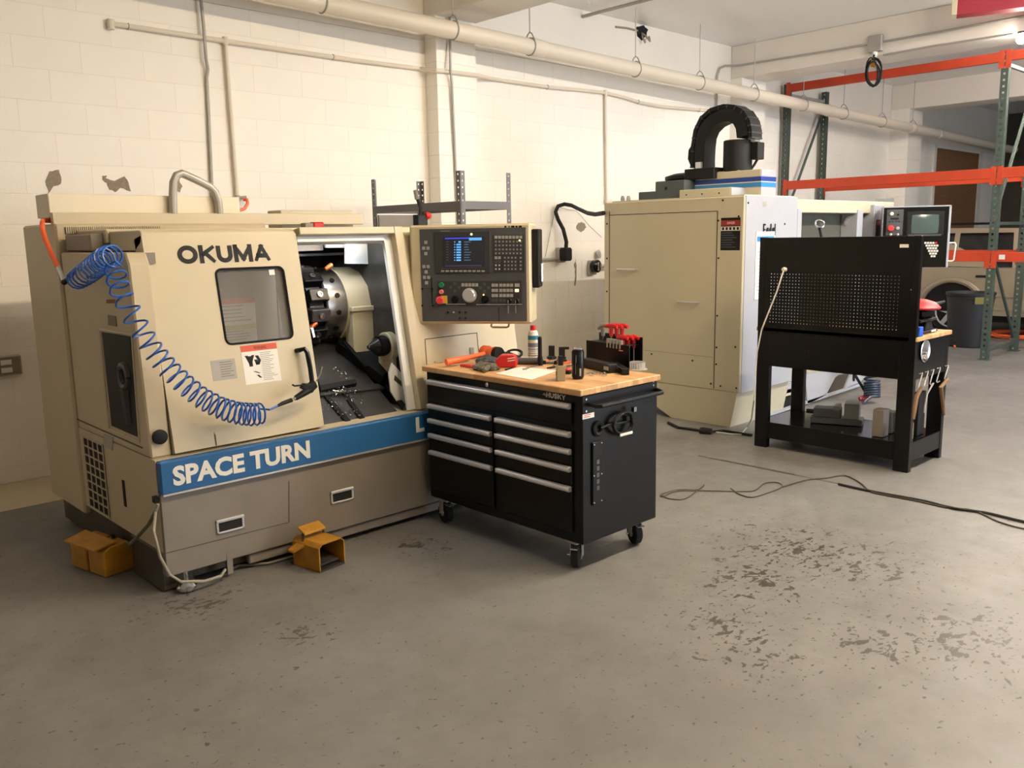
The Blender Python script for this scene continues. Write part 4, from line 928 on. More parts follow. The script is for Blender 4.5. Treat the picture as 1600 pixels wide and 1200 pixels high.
oh = [ony(380, 312, W-.05), ony(386, 312, W-.07), ony(387, 318, W-.10), ony(382, 326, W-.2), ony(374, 334, W-.4), Vector((3.0, 5.9, 1.86)), Vector((2.95, 5.56, 1.90)), ony(350, 352, 5.17), ony(335, 356, 5.15), ony(250, 346, 5.2), ony(150, 345, 5.2), ony(95, 344, 5.2), onx(72, 343, XA-.06), onx(66, 347, XA-.08), onx(66, 357, XA-.085), onx(71, 375, XA-.085), onx(81, 398, XA-.085), onx(91, 418, XA-.085)]
oh = [ony(380, 312, W-.05), ony(386, 312, W-.07), ony(387, 318, W-.12), ony(382, 326, W-.4), Vector((2.9, 5.95, 1.90)), Vector((2.66, 5.60, 1.84)), Vector((2.2, 5.45, 1.828)), Vector((1.6, 5.36, 1.828)), Vector((1.47, 5.30, 1.83)), onx(66, 349, XA-.075), onx(66, 357, XA-.085), onx(71, 375, XA-.085), onx(81, 398, XA-.085), onx(91, 418, XA-.085)]
o = MB().tube(oh, .013, 8).build('air_hose', M_ORHOSE); tag(o, 'orange air hose running from the wall drop over the lathe', 'hose')
MB().tube([onx(91, 418, XA-.085), onx(97, 430, XA-.088), onx(100, 440, XA-.09)], .012, 8).build('coupling', M_ALU, o)

# ------------------------------------------------------------------ grey boltless shelf behind the lathe
SH = thing('storage_shelf', 'grey slotted-angle shelf unit between lathe and wall with bare uprights', 'shelf', (4.66, 5.78, 0))
def angle_post(x, y, z1, sx, sy, w_=.045):
    m = MB(); m.perf((x if sx > 0 else x-w_, y, 0.001), X1, Z1, -Y1*sy, 1, int(z1/.05), w_, .05, .014, .003)
    m.perf((x, y if sy > 0 else y-w_, 0.001), Y1, Z1, -X1*sx, 1, int(z1/.05), w_, .05, .014, .003)
    return m.build('post', M_GREYSHELF, SH)
SX0, SX1, SY0, SY1 = 4.40, 4.93, 5.20, 6.38
angle_post(SX0, SY0, 2.206, 1, 1); angle_post(SX1, SY0, 2.206, -1, 1); angle_post(SX0, SY1, 2.206, 1, -1); angle_post(SX1, SY1, 2.206, -1, -1)
for z in (onx(655, 324, SX0).z, 1.12, .3):
    MB().box(SX0-.004, SX0+.02, SY0+.005, SY1-.005, z-.03, z+.03).build('shelf_beam', M_GREYSHELF, SH)
    MB().box(SX1-.02, SX1+.004, SY0+.005, SY1-.005, z-.03, z+.03).build('shelf_beam', M_GREYSHELF, SH)
    MB().box(SX0+.005, SX1-.005, SY0-.004, SY0+.02, z-.03, z+.03).build('shelf_beam', M_GREYSHELF, SH)
    MB().box(SX0+.005, SX1-.005, SY1-.02, SY1+.004, z-.03, z+.03).build('shelf_beam', M_GREYSHELF, SH)
    if z < 1.5: MB().box(SX0+.02, SX1-.02, SY0+.02, SY1-.02, z+.01, z+.025).build('shelf_board', M_GREYSHELF, SH)
MB().prism([(SX1-.05, SY0-.006, 1.09), (SX1+.0, SY0-.006, 1.09), (SX1+.0, SY0-.006, 0.95)], (0, .004, 0)).build('gusset', M_GREYSHELF, SH)
MB().box(SX0+.02, SX1-.02, SY1-.06, SY1-.04, 1.45, 1.90).build('back_sheet', M_STEEL_SHEET, SH)
# indicator with adjustable arm on the lathe top
q = ony(657, 350, 4.95)
ia = thing('clamp_arm', 'small black clamp arm with red knob standing behind the control pendant', 'tool', (q.x, q.y, 1.772))
MB().box(q.x-.045, q.x+.045, q.y-.03, q.y+.03, 1.773, 1.86, b=.005).build('base', M_BLACKM, ia)
MB().tube([(q.x, q.y, 1.85), ony(657, 325, 4.95), ony(652, 310, 4.95)], .012, 8).build('arm', M_BLACKM, ia)
MB().tube([ony(652, 311, 4.95), ony(648, 297, 4.95)], [.018, .012], 8).build('tip', M_STEEL, ia)
MB().lathe([(.02, -.02), (.028, 0), (.02, .02)], ony(668, 337, 4.93), X1, 12).build('knob', M_RED, ia)
q = ony(493, 358, 4.95)
rr_ = MB().box(q.x-.03, q.x+.05, q.y-.03, q.y+.03, 1.773, 1.81, b=.008).build('red_valve', M_RED); tag(rr_, 'small red valve body lying on the lathe top cover', 'valve')
MB().box(q.x-.09, q.x-.03, q.y-.03, q.y+.03, 1.773, 1.805, b=.004).build('valve_coil', M_STEEL_SHEET, rr_)
# ------------------------------------------------------------------ rolling tool chest
TX0, TX1, TY0, TY1, TZ = 3.085, 3.70, 2.785, 4.015, .958
TB = thing('tool_chest', 'black rolling tool chest with silver drawer pulls and wooden top', 'tool chest', ((TX0+TX1)/2, (TY0+TY1)/2, 0))
MB().box(TX0+.012, TX1, TY0, TY1, .16, .925, b=.006).build('cabinet', M_BLACK, TB)
MB().box(TX0-.012, TX1+.012, TY0-.012, TY1+.012, .926, TZ, b=.004).build('worktop', M_WOOD, TB, label='butcher block worktop')
def drawer(y0, y1, z0, z1, hz):
    d = MB().box(TX0-.002, TX0+.02, y0, y1, z0, z1, b=.004).build('drawer', M_BLACK, TB)
    h = MB().prism([(TX0-.002, y0+.004, hz+.014), (TX0-.020, y0+.004, hz+.010), (TX0-.026, y0+.004, hz-.004), (TX0-.022, y0+.004, hz-.014), (TX0-.002, y0+.004, hz-.010)], (0, y1-y0-.008, 0), b=.002).build('pull', M_ALU, d, label='brushed silver pull')
    for ye in (y0-.001, y1-.004): MB().box(TX0-.023, TX0-.001, ye, ye+.005, hz-.014, hz+.012, b=.002).build('pull_end', M_ALU, h)
drawer(2.845, 3.98, .765, .885, .868)
for y0, y1 in ((2.845, 3.392), (3.432, 3.98)):
    for z0, z1, hz in ((.652, .74, .725), (.565, .648, .638), (.462, .560, .548), (.215, .458, .446)): drawer(y0, y1, z0, z1, hz)
MB().lathe([(.013, 0), (.013, .006), (.008, .008)], (TX0+.012, 3.475, .905), (-1, 0, 0), 14).build('lock', M_CHROME, TB)
a, b = onx(854, 618.5, TX0+.0115), onx(883.5, 622, TX0+.0115)
a.z = .890
stroke_text('HUSKY', 'lettering', M_LETTER, a, -Y1, Z1, .027, a.y-b.y, TB, t=.22, label='silver HUSKY lettering')
MB().prism([Vector((TX0+.0115, onx(845, 613, TX0).y-a, .889+b)) for a, b in ((0, .012), (.008, .016), (.014, .024), (.02, .017), (.034, .018), (.044, .010), (.030, .012), (.026, .002), (.02, .009), (.010, .010))], (-.0015, 0, 0)).build('logo', M_GREYST, TB, smooth=0)
# side handle, cord, power strip, sticker
MB().tube([(3.14, TY0, .878), (3.15, TY0-.04, .873), (3.17, TY0-.06, .872), (3.4, TY0-.062, .872), (3.66, TY0-.06, .872), (3.68, TY0-.04, .873), (3.69, TY0, .878)], .011, 10).build('push_handle', M_BLACK, TB)
ph = bpy.data.objects['push_handle']; MB().tube([(3.24, TY0-.0625, .8735), (3.62, TY0-.0625, .8735)], .0114, 10).build('bar_sleeve', M_CHROME, ph) if False else None
for x, z in ((3.125, .905), (3.125, .845), (3.66, .925), (3.66, .905)): MB().lathe([(.007, 0), (.006, .004)], (x, TY0, z), (0, -1, 0), 8).build('screw', M_CHROME, TB)
MB().box(3.10, 3.185, TY0-.0015, TY0+.001, .807, .832).build('label', M_PAPER, TB); lines('label_print', M_RED, TB, Vector((3.11, TY0-.0016, .811)), X1, Z1, -Y1, .06, .018, 2, th=.0004)
ps = MB().box(3.165, 3.235, TY0-.012, TY0+.001, .355, .68, b=.003).build('power_strip', M_BLACKM, TB)
for i in range(5): MB().box(3.19, 3.21, TY0-.014, TY0-.011, .43+i*.034, .452+i*.034).build('socket', M_DKGREY, ps)
for x in (3.172, 3.228):
    for z in (.37, .51, .67): MB().lathe([(.005, 0), (.004, .003)], (x, TY0-.012, z), (0, -1, 0), 8).build('screw', M_CHROME, ps)
MB().disc_torus((3.21, TY0-.005, .745), Y1, .03, .012, 16, 6).build('cord_reel', M_RUBBER, TB)
rn = random.Random(2); pts = []
for i in range(4*16+1):
    a = i/16*2*math.pi; pts.append(Vector((3.38+(.075+.012*math.sin(i*.37))*math.cos(a), TY0-.018-.006*(i/16), .745+(.055+.008*math.cos(i*.5))*math.sin(a))))
cd_ = MB().tube([(3.22, TY0-.015, .745), (3.27, TY0-.02, .755)]+pts, .006, 6).build('power_cord', M_RUBBER, TB)
MB().box(3.33, 3.43, TY0-.05, TY0-.044, .688, .702, b=.002).build('cord_tie', M_LETTER, cd_); MB().box(3.44, 3.447, TY0-.05, TY0-.03, .80, .825).box(3.452, 3.459, TY0-.05, TY0-.03, .80, .825).build('prong', M_CHROME, cd_)
def caster(x, y, yaw, brake):
    r = .062
    c, s = math.cos(yaw), math.sin(yaw); ax = Vector((-s, c, 0)); fw = Vector((c, s, 0)); o = Vector((x, y, 0))+fw*.025
    f = MB().obox(Vector((x, y, .152)), X1, Y1, Z1, .04, .04, .008, .002); 
    for k in (-1, 1): f.obox(o+ax*.03*k+Vector((0, 0, .105)), fw, Z1, ax, .022, .045, .002)
    f = f.build('caster', M_GALV, TB)
    MB().lathe([(r*.86, -.023), (r, -.016), (r, .016), (r*.86, .023)], o+Vector((0, 0, r+.001)), ax, 24).build('wheel', M_RUBBER, f)
    MB().lathe([(.02, -.026), (.02, .026)], o+Vector((0, 0, r)), ax, 12).build('hub', M_GALV, f)
    if brake: MB().obox(o-fw*.05+Vector((0, 0, .12)), fw, ax, Z1, .03, .02, .004, .002).tube([o+ax*.03+Vector((0, 0, r)), o+ax*.05+Vector((0, 0, r))], .008, 8).build('brake_lever', M_CHROME, f)
caster(3.15, 2.88, math.radians(30), True); caster(3.64, 2.87, math.radians(65), True); caster(3.15, 3.92, math.radians(80), True); caster(3.62, 3.92, math.radians(60), False)

# ------------------------------------------------------------------ things on the chest
def tp(x, y, z=TZ): return onz(x, y, z)
# dead blow hammer
a, b = tp(697, 566, TZ+.03), tp(757, 553, TZ+.055); hd_ = (b-a).normalized()
hm = thing('dead_blow_hammer', 'orange dead blow hammer lying on the chest top', 'hammer', (b.x, b.y, TZ))
MB().tube([a, a.lerp(b, .3), a.lerp(b, .6), b], [.020, .018, .014, .014], 12).build('handle', M_ORHOSE, hm)
hx_ = hd_.cross(Z1).normalized(); hdv = (tp(782, 553, TZ+.05)-tp(760, 550, TZ+.05)).normalized()
c = tp(768, 552, TZ+.045)
MB().lathe([(.040, -.075), (.044, -.07), (.044, -.03), (.036, -.02), (.036, .02), (.044, .03), (.044, .07), (.040, .075)], c, hdv, 20).build('head', M_ORHOSE, hm)
MB().lathe([(.0445, .045), (.0445, .07), (.040, .076)], c, hdv, 20).build('worn_face', M_BLACKM, hm)
# wrench, pliers
def flat_tool(name, label, cat, a, b, wd, m, th=.006, head=None):
    a, b = Vector(a), Vector(b); u = (b-a).normalized(); v = Z1.cross(u); mb = MB()
    mb.obox((a+b)/2+Vector((0, 0, th/2+.001)), u, v, Z1, (b-a).length/2, wd/2, th/2, .001)
    mb.lathe([(wd*1.0, .001), (wd*1.0, th+.003)], a, Z1, 10); mb.lathe([(wd*.8, .001), (wd*.8, th+.003)], b, Z1, 10)
    return tag(mb.build(name, m), label, cat)
flat_tool('wrench', 'long chrome wrench under the orange hammer', 'wrench', tp(681, 567), tp(731, 565), .014, M_CHROME)
flat_tool('ratchet', 'short chrome ratchet with dark tip beside the hammer handle', 'ratchet', tp(701, 570.5), tp(728, 565.5), .010, M_STEEL)
pz = thing('pliers', 'red handled pliers beside the grey gloves', 'pliers', tp(733, 571))
for d_ in (-.012, .012):
    MB().tube([tp(724, 571.5, TZ+.010)+Vector((0, d_*2, 0)), tp(734, 572, TZ+.012)+Vector((0, d_, 0)), tp(744, 572, TZ+.012)], [.008, .009, .006], 8).build('handle', M_RED, pz)
# gloves: crumpled lumpy fabric
def blob(cx, cy, sx, sy, sz, seed, ang=0.0):
    bm = bmesh.new(); bmesh.ops.create_icosphere(bm, subdivisions=3, radius=1); r = random.Random(seed); ph = [r.uniform(0, 6) for _ in range(9)]
    for v in bm.verts:
        c = v.co; n = 1+.16*math.sin(5*c.x+ph[0])*math.cos(4*c.y+ph[1])+.12*math.sin(9*c.y+ph[2]+3*c.x)+.07*math.sin(14*c.x+ph[3]+6*c.z)
        x, y = c.x*sx*n, c.y*sy*n; z = max(c.z*n, -.35)*sz+.35*sz
        v.co = Vector((cx+x*math.cos(ang)-y*math.sin(ang), cy+x*math.sin(ang)+y*math.cos(ang), TZ+.001+z))
    return bm
g = tp(758, 578); gl = thing('work_glove', 'crumpled grey camouflage work glove on the chest top', 'glove', (g.x, g.y, TZ))
m = MB(); m.bm(blob(g.x, g.y, .05, .075, .032, 1, .5)); m.build('palm', M_GLOVE, gl)
m = MB()
for k in range(4):
    q = Vector((g.x-.06+.01*k, g.y-.055+.03*k, TZ+.013)); m.tube([q+Vector((.06, .02, .01)), q+Vector((.02, 0, .006)), q+Vector((-.008, -.012, 0)), q+Vector((-.02, -.03, 0))], [.016, .015, .013, .010], 8)
m.build('fingers', M_GLOVE, gl)
g = tp(756, 569); gl = thing('work_glove', 'second crumpled dark glove behind the camouflage one', 'glove', (g.x+.02, g.y, TZ))
MB().bm(blob(g.x+.02, g.y, .045, .07, .035, 4, 1.0)).build('palm', mat('glove_dark', rgb(66, 66, 70), .9, var=.5, scale=50), gl)
# red case
c = tp(790, 575); rb = thing('red_case', 'red hexagonal tool case with white print', 'case', (c.x+.03, c.y, TZ))
u = (tp(803, 574)-tp(778, 574)).normalized(); u.z = 0; v = Z1.cross(u)
def rp(a, z): return c+u*a+Z1*z-Z1*0
pr_ = [(-.050, .002), (.058, .002), (.066, .03), (.052, .072), (-.028, .072), (-.060, .045)]
MB().prism([Vector((c.x, c.y, TZ))+u*a+Z1*z for a, z in pr_], v*.085, b=.005).build('shell', M_RED, rb)
n_ = -v
lines('print', M_LETTER, rb, Vector((c.x, c.y, TZ+.03))+u*.012, (u*.98+Z1*.15).normalized(), Z1, n_, .045, .028, 2, (.8, 1), .0012)
# grey/black caliper case and small tools behind
def tbox(name, label, cat, px, py, yaw, sx, sy, sz, m, b=.003, z=TZ, group=None):
    p = tp(px, py, z); cu = Vector((math.cos(yaw), math.sin(yaw), 0)); cv = Z1.cross(cu)
    o = MB().obox(Vector((p.x, p.y, z+sz/2+.001)), cu, cv, Z1, sx/2, sy/2, sz/2, b).build(name, m); return tag(o, label, cat, group)
tbox('grey_pouch', 'dark grey pouch behind the red case', 'pouch', 826, 569, -.9, .17, .06, .035, M_DKGREY, .012)
o = MB(); c = tp(800, 556, TZ+.03)
o.disc_torus(c, Vector((.2, -.3, 1)), .05, .008, 20, 6).disc_torus(c+Vector((.02, 0, .012)), Vector((-.3, -.3, 1)), .045, .008, 20, 6)
tag(o.build('black_strap', M_RUBBER), 'coiled black strap behind the hammer head', 'strap')
flat_tool('hex_key', 'black hex key lying beside the red case', 'hex key', tp(791, 579), tp(804, 574), .008, M_BLACKM)
flat_tool('caliper', 'silver caliper lying behind the paper', 'caliper', tp(820, 578), tp(838, 572), .014, M_STEEL)
flat_tool('scriber', 'thin steel scriber beside the flashlight', 'scriber', tp(822, 577), tp(848, 573), .006, M_CHROME)
tbox('cardboard_tag', 'white card lying behind the grey pouch', 'card', 828, 561, -.8, .14, .06, .012, M_PAPER, .001)
# spray can
def can(px, py, name, label, cat, prof_mats, group=None):
    p = tp(px, py); t = thing(name, label, cat, (p.x, p.y, TZ+.001), group)
    for nm, prof, m in prof_mats: MB().lathe(prof, (p.x, p.y, TZ+.001), Z1, 24).build(nm, m, t)
    return t
can(833.5, 561, 'spray_can', 'white and blue spray can with red cap', 'spray can', (('body', [(.028, 0), (.031, .003), (.032, .12)], mat('can_white', rgb(214, 214, 210), .35)), ('band', [(.0322, .12), (.0322, .145)], mat('can_blue', rgb(40, 120, 150), .35)), ('shoulder', [(.0318, .145), (.028, .166), (.019, .176)], mat('can_white2', rgb(224, 224, 220), .35)), ('cap', [(.018, .176), (.0175, .203), (.015, .205)], M_RED)))
p = tp(833.5, 561); sc = bpy.data.objects['spray_can']
bd_ = MB()
for k, (z0, z1) in enumerate(((.02, .028), (.036, .040), (.05, .053), (.06, .066), (.075, .10))): bd_.lathe([(.0325, z0), (.0325, z1)], (p.x, p.y, TZ+.001), Z1, 24)
bd_.build('print', mat('can_print', rgb(120, 124, 140), .4), sc)
p = tp(844, 571); fl_ = thing('flashlight', 'slim black flashlight standing upright beside the spray can', 'flashlight', (p.x, p.y, TZ+.001))
MB().lathe([(.015, 0), (.0155, .004), (.0155, .045), (.012, .055), (.012, .14), (.0125, .155), (.011, .16)], (p.x, p.y, TZ+.001), Z1, 18).build('barrel', M_BLACKM, fl_)
MB().lathe([(.011, .16), (.009, .166), (.005, .168)], (p.x, p.y, TZ+.001), Z1, 14).build('switch_cap', M_RUBBER, fl_)
# paper
pp_ = [tp(774, 584), tp(830, 594), tp(870, 579.5), tp(815, 573.5)]
tag(MB().prism([q+Z1*.001 for q in pp_], (0, 0, .0015)).build('paper_sheet', M_PAPER, smooth=0), 'white sheet of paper lying near the front edge', 'paper')
po_ = bpy.data.objects['paper_sheet']; pb_ = MB()
for i in range(7):
    f0 = .12+i*.11; a = pp_[0].lerp(pp_[3], f0).lerp(pp_[1].lerp(pp_[2], f0), .1)+Z1*.0027; b = pp_[0].lerp(pp_[3], f0).lerp(pp_[1].lerp(pp_[2], f0), .1+.7*random.uniform(.5, 1))+Z1*.0027
    w_ = (pp_[3]-pp_[0]).normalized()*.003; pb_.add([a, b, b+w_, a+w_], [[0, 1, 2, 3]])
pb_.build('print', M_GREYST, po_, smooth=0)
# small black tool holders
for px, py, h, lab in ((862, 561, .062, 'small black tool holder block behind the paper'), (878, 566, .070, 'black clamp block with a hooked top behind the insert box')):
    p = tp(px, py); t = thing('tool_block', lab, 'tool holder', (p.x, p.y, TZ+.001))
    MB().lathe([(.026, 0), (.030, .004), (.030, .014), (.016, .022)], (p.x, p.y, TZ+.001), Z1, 16).build('base', M_BLACKM, t)
    MB().obox((p.x, p.y, TZ+.02+h/2), (.725, -.689, 0), (.689, .725, 0), Z1, .018, .016, h/2, .002).build('shank', M_BLACKM, t)
    if px == 878: MB().obox((p.x+.012, p.y-.012, TZ+.02+h-.006), (.725, -.689, 0), (.689, .725, 0), Z1, .026, .012, .007, .002).build('hook', M_BLACKM, t)
# scatter of small parts behind
rs = random.Random(11)
sp_m = [M_BLACKM, M_CHROME, M_STEEL, M_ORHOSE, M_DKMETAL, M_LETTER]
for i in range(16):
    px, py = rs.uniform(850, 890), rs.uniform(561, 576); m = sp_m[i % 6]; p = tp(px, py); a = rs.uniform(0, 3.1)
    nm, lab, cat = [('collet', 'small black collet among the loose parts', 'collet'), ('hex_nut', 'small chrome nut among the loose parts', 'nut'), ('drill_bit', 'short steel drill bit among the loose parts', 'drill bit'), ('orange_clip', 'small orange clip among the loose parts', 'clip'), ('tool_stub', 'dark metal tool stub among the loose parts', 'tool'), ('white_bushing', 'small white bushing among the loose parts', 'bushing')][i % 6]
    mb = MB()
    if i % 6 in (0, 5): mb.lathe([(.010, .001), (.012, .006), (.009, .02), (.006, .022)], (p.x, p.y, TZ), Z1, 10)
    elif i % 6 == 1: mb.lathe([(.009, .001), (.010, .003), (.010, .009), (.009, .011)], (p.x, p.y, TZ), Z1, 6)
    else:
        d_ = Vector((math.cos(a), math.sin(a), 0))*rs.uniform(.018, .032); mb.tube([Vector((p.x, p.y, TZ+.007))-d_, Vector((p.x, p.y, TZ+.007)), Vector((p.x, p.y, TZ+.007))+d_], [.006, .0065, .004], 8)
    tag(mb.build(nm, m), lab, cat, 'loose parts behind the paper')
# tan insert box with black plug
p = tp(876, 595); ib = thing('insert_box', 'small tan box with black plug on top', 'box', (p.x, p.y, TZ+.001)); uu = Vector((.80, -.60, 0)); vv = Z1.cross(uu)
MB().obox((p.x, p.y, TZ+.041), uu, vv, Z1, .022, .020, .040, .002).build('shell', M_TAN, ib)
MB().obox((p.x, p.y, TZ+.105), uu, vv, Z1, .012, .012, .025, .002).build('plug', M_BLACKM, ib); MB().obox(Vector((p.x, p.y, TZ+.04))-uu*.0225, uu, vv, Z1, .001, .006, .010).build('slot', M_HOLE, ib)
# drink can
cp_ = can(903, 592, 'drink_can', 'tall black drink can with silver rim', 'can', (('body', [(.026, .0), (.029, .006), (.0325, .014), (.0325, .142), (.027, .155)], mat('can_black', rgb(22, 25, 30), .25, .4)), ('rim', [(.027, .155), (.0275, .160), (.0255, .162), (.024, .157)], M_CHROME), ('foot', [(.026, -.0005), (.026, .002)], M_CHROME)))
p = tp(903, 592); lb = MB(); tv = Vector((-p.x, -p.y, 0)).normalized(); a0 = math.atan2(tv.y, tv.x)
for (a1, a2, z0, z1) in ((.25, .55, .02, .06), (-.38, -.33, .03, .12), (-.3, -.22, .09, .13)):
    ps_ = []
    for k in range(5): t_ = a0+a1+(a2-a1)*k/4; ps_.append(Vector((p.x+.0328*math.cos(t_), p.y+.0328*math.sin(t_), TZ)))
    for k in range(4): lb.add([ps_[k]+Z1*z0, ps_[k+1]+Z1*z0, ps_[k+1]+Z1*z1, ps_[k]+Z1*z1], [[0, 1, 2, 3]])
lb.build('print', mat('can_grey', rgb(130, 136, 142), .4), cp_)
# red and black tape measure
tbox('tape_measure', 'small red and black tape measure beside the drink can', 'tape measure', 888, 584, .4, .05, .04, .02, M_BLACKM, .006); tm = bpy.data.objects['tape_measure']
p = tp(888, 584); MB().obox((p.x, p.y, TZ+.024), (1, 0, 0), Y1, Z1, .026, .02, .006, .005).build('lid', M_RED, tm)
# T-handle hex key rack
p = tp(948, 578); c0 = tp(914, 566); c1 = tp(981, 577.5); ru = (c1-c0); ru.z = 0; rl = ru.length; ru.normalize(); rv = Z1.cross(ru)
rk = thing('hex_key_rack', 'black metal stand for T-handle hex keys', 'tool rack', ((c0+c1)/2)+Z1*.001)
o0 = Vector((c0.x, c0.y, TZ+.001))
MB().obox(o0+ru*rl/2+rv*.06+Z1*.003, ru, rv, Z1, rl/2, .062, .003, .001).build('foot_plate', M_BLACK, rk)
MB().obox(o0+ru*rl/2+rv*.012+Z1*.065, ru, rv, Z1, rl/2, .002, .065, .001).build('front_plate', M_BLACK, rk)
MB().obox(o0+ru*rl/2+rv*.11+Z1*.085, ru, rv, Z1, rl/2, .002, .085, .001).build('rear_plate', M_BLACK, rk)
MB().obox(o0+ru*rl/2+rv*.06+Z1*.128, ru, rv, Z1, rl/2-.03, .045, .002, .001).build('top_plate', M_BLACKM, rk)
for k in range(5): MB().lathe([(.012, 0), (.012, .05)], o0+ru*(rl*.50+k*.027)+rv*.02+Z1*.105, (0, 0, 1), 12).build('socket_clip', M_GALV, rk)
MB().obox(o0+ru*rl*.82+rv*.009+Z1*.098, ru, Z1, rv, .018, .003, .001).build('scratch', M_CHROME, rk)
def tkey(a, d_, ht, hl, label, m, tilt=0.0, ang=0.0):
    b = o0+ru*a+rv*d_; t = thing('t_handle_key', label, 'hex key', b+Z1*.006, 'T-handle hex keys in the rack')
    MB().tube([b+Z1*.008, b+Z1*(ht-.03)], .004, 6).build('shaft', M_STEEL, t)
    h = (ru*math.cos(ang)+rv*math.sin(ang)); MB().tube([b+Z1*(ht-.055), b+Z1*(ht-.01)], [.010, .014], 8).build('neck', m, t)
    MB().tube([b+h*-hl+Z1*(ht-tilt), b+h*-hl*.5+Z1*(ht+.004-tilt*.5), b+Z1*(ht+.006), b+h*hl*.5+Z1*(ht+.004+tilt*.5), b+h*hl+Z1*(ht+tilt)], [.010, .013, .014, .013, .010], 8).build('grip', m, t)
tkey(.105, .05, .215, .042, 'long grey T-handle hex key in the rack', mat('grey_grip', rgb(140, 140, 138), .4), .014)
for a, ht, w_ in ((.196, .222, 'at the front of the tall row'), (.208, .221, 'in the middle of the tall row'), (.220, .220, 'at the back of the tall row')): tkey(a, .034+(a-.196)*2.5, ht, .045, 'tall red T-handle hex key '+w_, M_RED, 0, .15)
for a, ht, w_ in ((.296, .165, 'at the front of the short row'), (.308, .164, 'in the middle of the short row'), (.320, .163, 'at the back of the short row')): tkey(a, .034+(a-.296)*2.5, ht, .036, 'short red T-handle hex key '+w_, M_RED, 0, .15)
# black bar block and machinist bar in front of the rack
a, b = tp(915, 573, TZ), tp(956, 583, TZ); u = (b-a).normalized()
bb = thing('black_case', 'long black plastic case in front of the hex key rack', 'case', (a+b)/2+Z1*.001)
MB().obox((a+b)/2+Z1*.026, u, Z1.cross(u), Z1, (b-a).length/2+.01, .03, .024, .004).build('shell', M_BLACKM, bb)
MB().obox(b+u*-.01+Z1.cross(u)*-.031+Z1*.028, u, Z1, Z1.cross(u), .022, .010, .001).build('label', M_GREYST, bb)
a, b = tp(960, 576, TZ), tp(977, 586, TZ); u = (b-a).normalized()
tag(MB().obox((a+b)/2+Z1*.019, u, Z1.cross(u), Z1, (b-a).length/2+.01, .020, .018, .003).build('steel_bar', M_DKMETAL), 'square dark steel bar beside the hex key rack', 'bar')
# pile of nuts
rs = random.Random(4)
for i in range(16):
    p = tp(rs.uniform(912, 948), rs.uniform(583.5, 588.5)); 
    tag(MB().lathe([(.006, .001), (.011, .002), (.011, .010), (.006, .011)], (p.x, p.y, TZ), (rs.uniform(-.05, .05), rs.uniform(-.05, .05), 1), 6).build('hex_nut', M_CHROME), 'loose chrome hex nut beside the drink can', 'nut', 'chrome nuts beside the drink can')
p = tp(996, 577); cl_ = thing('clear_lid', 'clear ribbed plastic lid on the chest corner', 'lid', (p.x, p.y, TZ+.001))
MB().lathe([(.055, .001), (.055, .003), (.042, .004), (.041, .040), (.043, .042)], (p.x, p.y, TZ), Z1, 28).build('cup', M_CLEAR, cl_)
rb_ = MB()
for k in range(20): a = k/20*2*math.pi; rb_.tube([(p.x+.0425*math.cos(a), p.y+.0425*math.sin(a), TZ+.005), (p.x+.0425*math.cos(a), p.y+.0425*math.sin(a), TZ+.040)], .0015, 4)
rb_.build('ribs', M_LETTER, cl_)
# ------------------------------------------------------------------ black workbench with pegboard (seen from its back)
BX0, BX1, BY0, BY1 = 6.08, 6.69, 2.39, 3.61
WB = thing('workbench', 'black steel workbench with a tall pegboard back', 'workbench', ((BX0+BX1)/2, (BY0+BY1)/2, 0))
for x in (BX0, BX1-.05):
    for y in (BY0, BY1-.11):
        MB().box(x, x+.05, y, y+.11, .001, .93, b=.004).build('leg', M_BLACK, WB)
MB().box(BX0+.002, BX1-.002, BY0+.003, BY1-.003, .66, .93, b=.004).build('drawer_case', M_BLACK, WB)
MB().box(BX0, BX1+.02, BY0-.01, BY1+.01, .932, .962, b=.003).build('benchtop', M_WOOD, WB, label='wooden bench top')
MB().box(BX0+.01, BX1-.01, BY0+.02, BY1-.02, .195, .21).build('lower_shelf', mat('shelf_gloss', rgb(12, 12, 13), .12), WB)
for y in (BY0+.004, BY1-.016): MB().box(BX0+.05, BX1-.05, y, y+.012, .08, .21, b=.002).build('shelf_skirt', M_BLACK, WB)
for x in (BX0+.004, BX1-.016): MB().box(x, x+.012, BY0+.11, BY1-.11, .08, .21, b=.002).build('shelf_skirt', M_BLACK, WB)
pg = MB(); px_ = .0257; cols, rows = 39, 16; hy0 = 2.515; hz0 = .995
pg.perf((BX0+.004, hy0, hz0), Y1, Z1, -X1, cols, rows, px_, px_*.96, .0058, .004)
hy1 = hy0+cols*px_; hz1 = hz0+rows*px_*.96
pg.box(BX0, BX0+.004, BY0, hy0, .93, 1.652).box(BX0, BX0+.004, hy1, BY1, .93, 1.652).box(BX0, BX0+.004, hy0, hy1, .93, hz0).box(BX0, BX0+.004, hy0, hy1, hz1, 1.652)
pgo = pg.build('pegboard', M_BLACK, WB, smooth=0, label='black pegboard with a grid of holes')
for y in (BY0, BY1-.05): MB().box(BX0-.004, BX0+.035, y, y+.05, .93, 1.655, b=.003).build('pegboard_post', M_BLACK, WB)
MB().box(BX0+.004, BX0+.12, BY0+.05, BY1-.05, 1.638, 1.652, b=.003).build('light_shelf', M_BLACK, WB)
MB().box(BX0-.002, BX0+.0, 2.475, 2.535, 1.575, 1.598).build('label', M_PAPER, WB)
for y, z in ((2.44, 1.29), (3.2, .80), (3.17, .80), (3.2, .76), (3.17, .76)): MB().lathe([(.007, 0), (.005, .003)], (BX0+.0, y, z), (-1, 0, 0), 8).build('screw', M_CHROME if z > 1 else M_DKMETAL, WB)
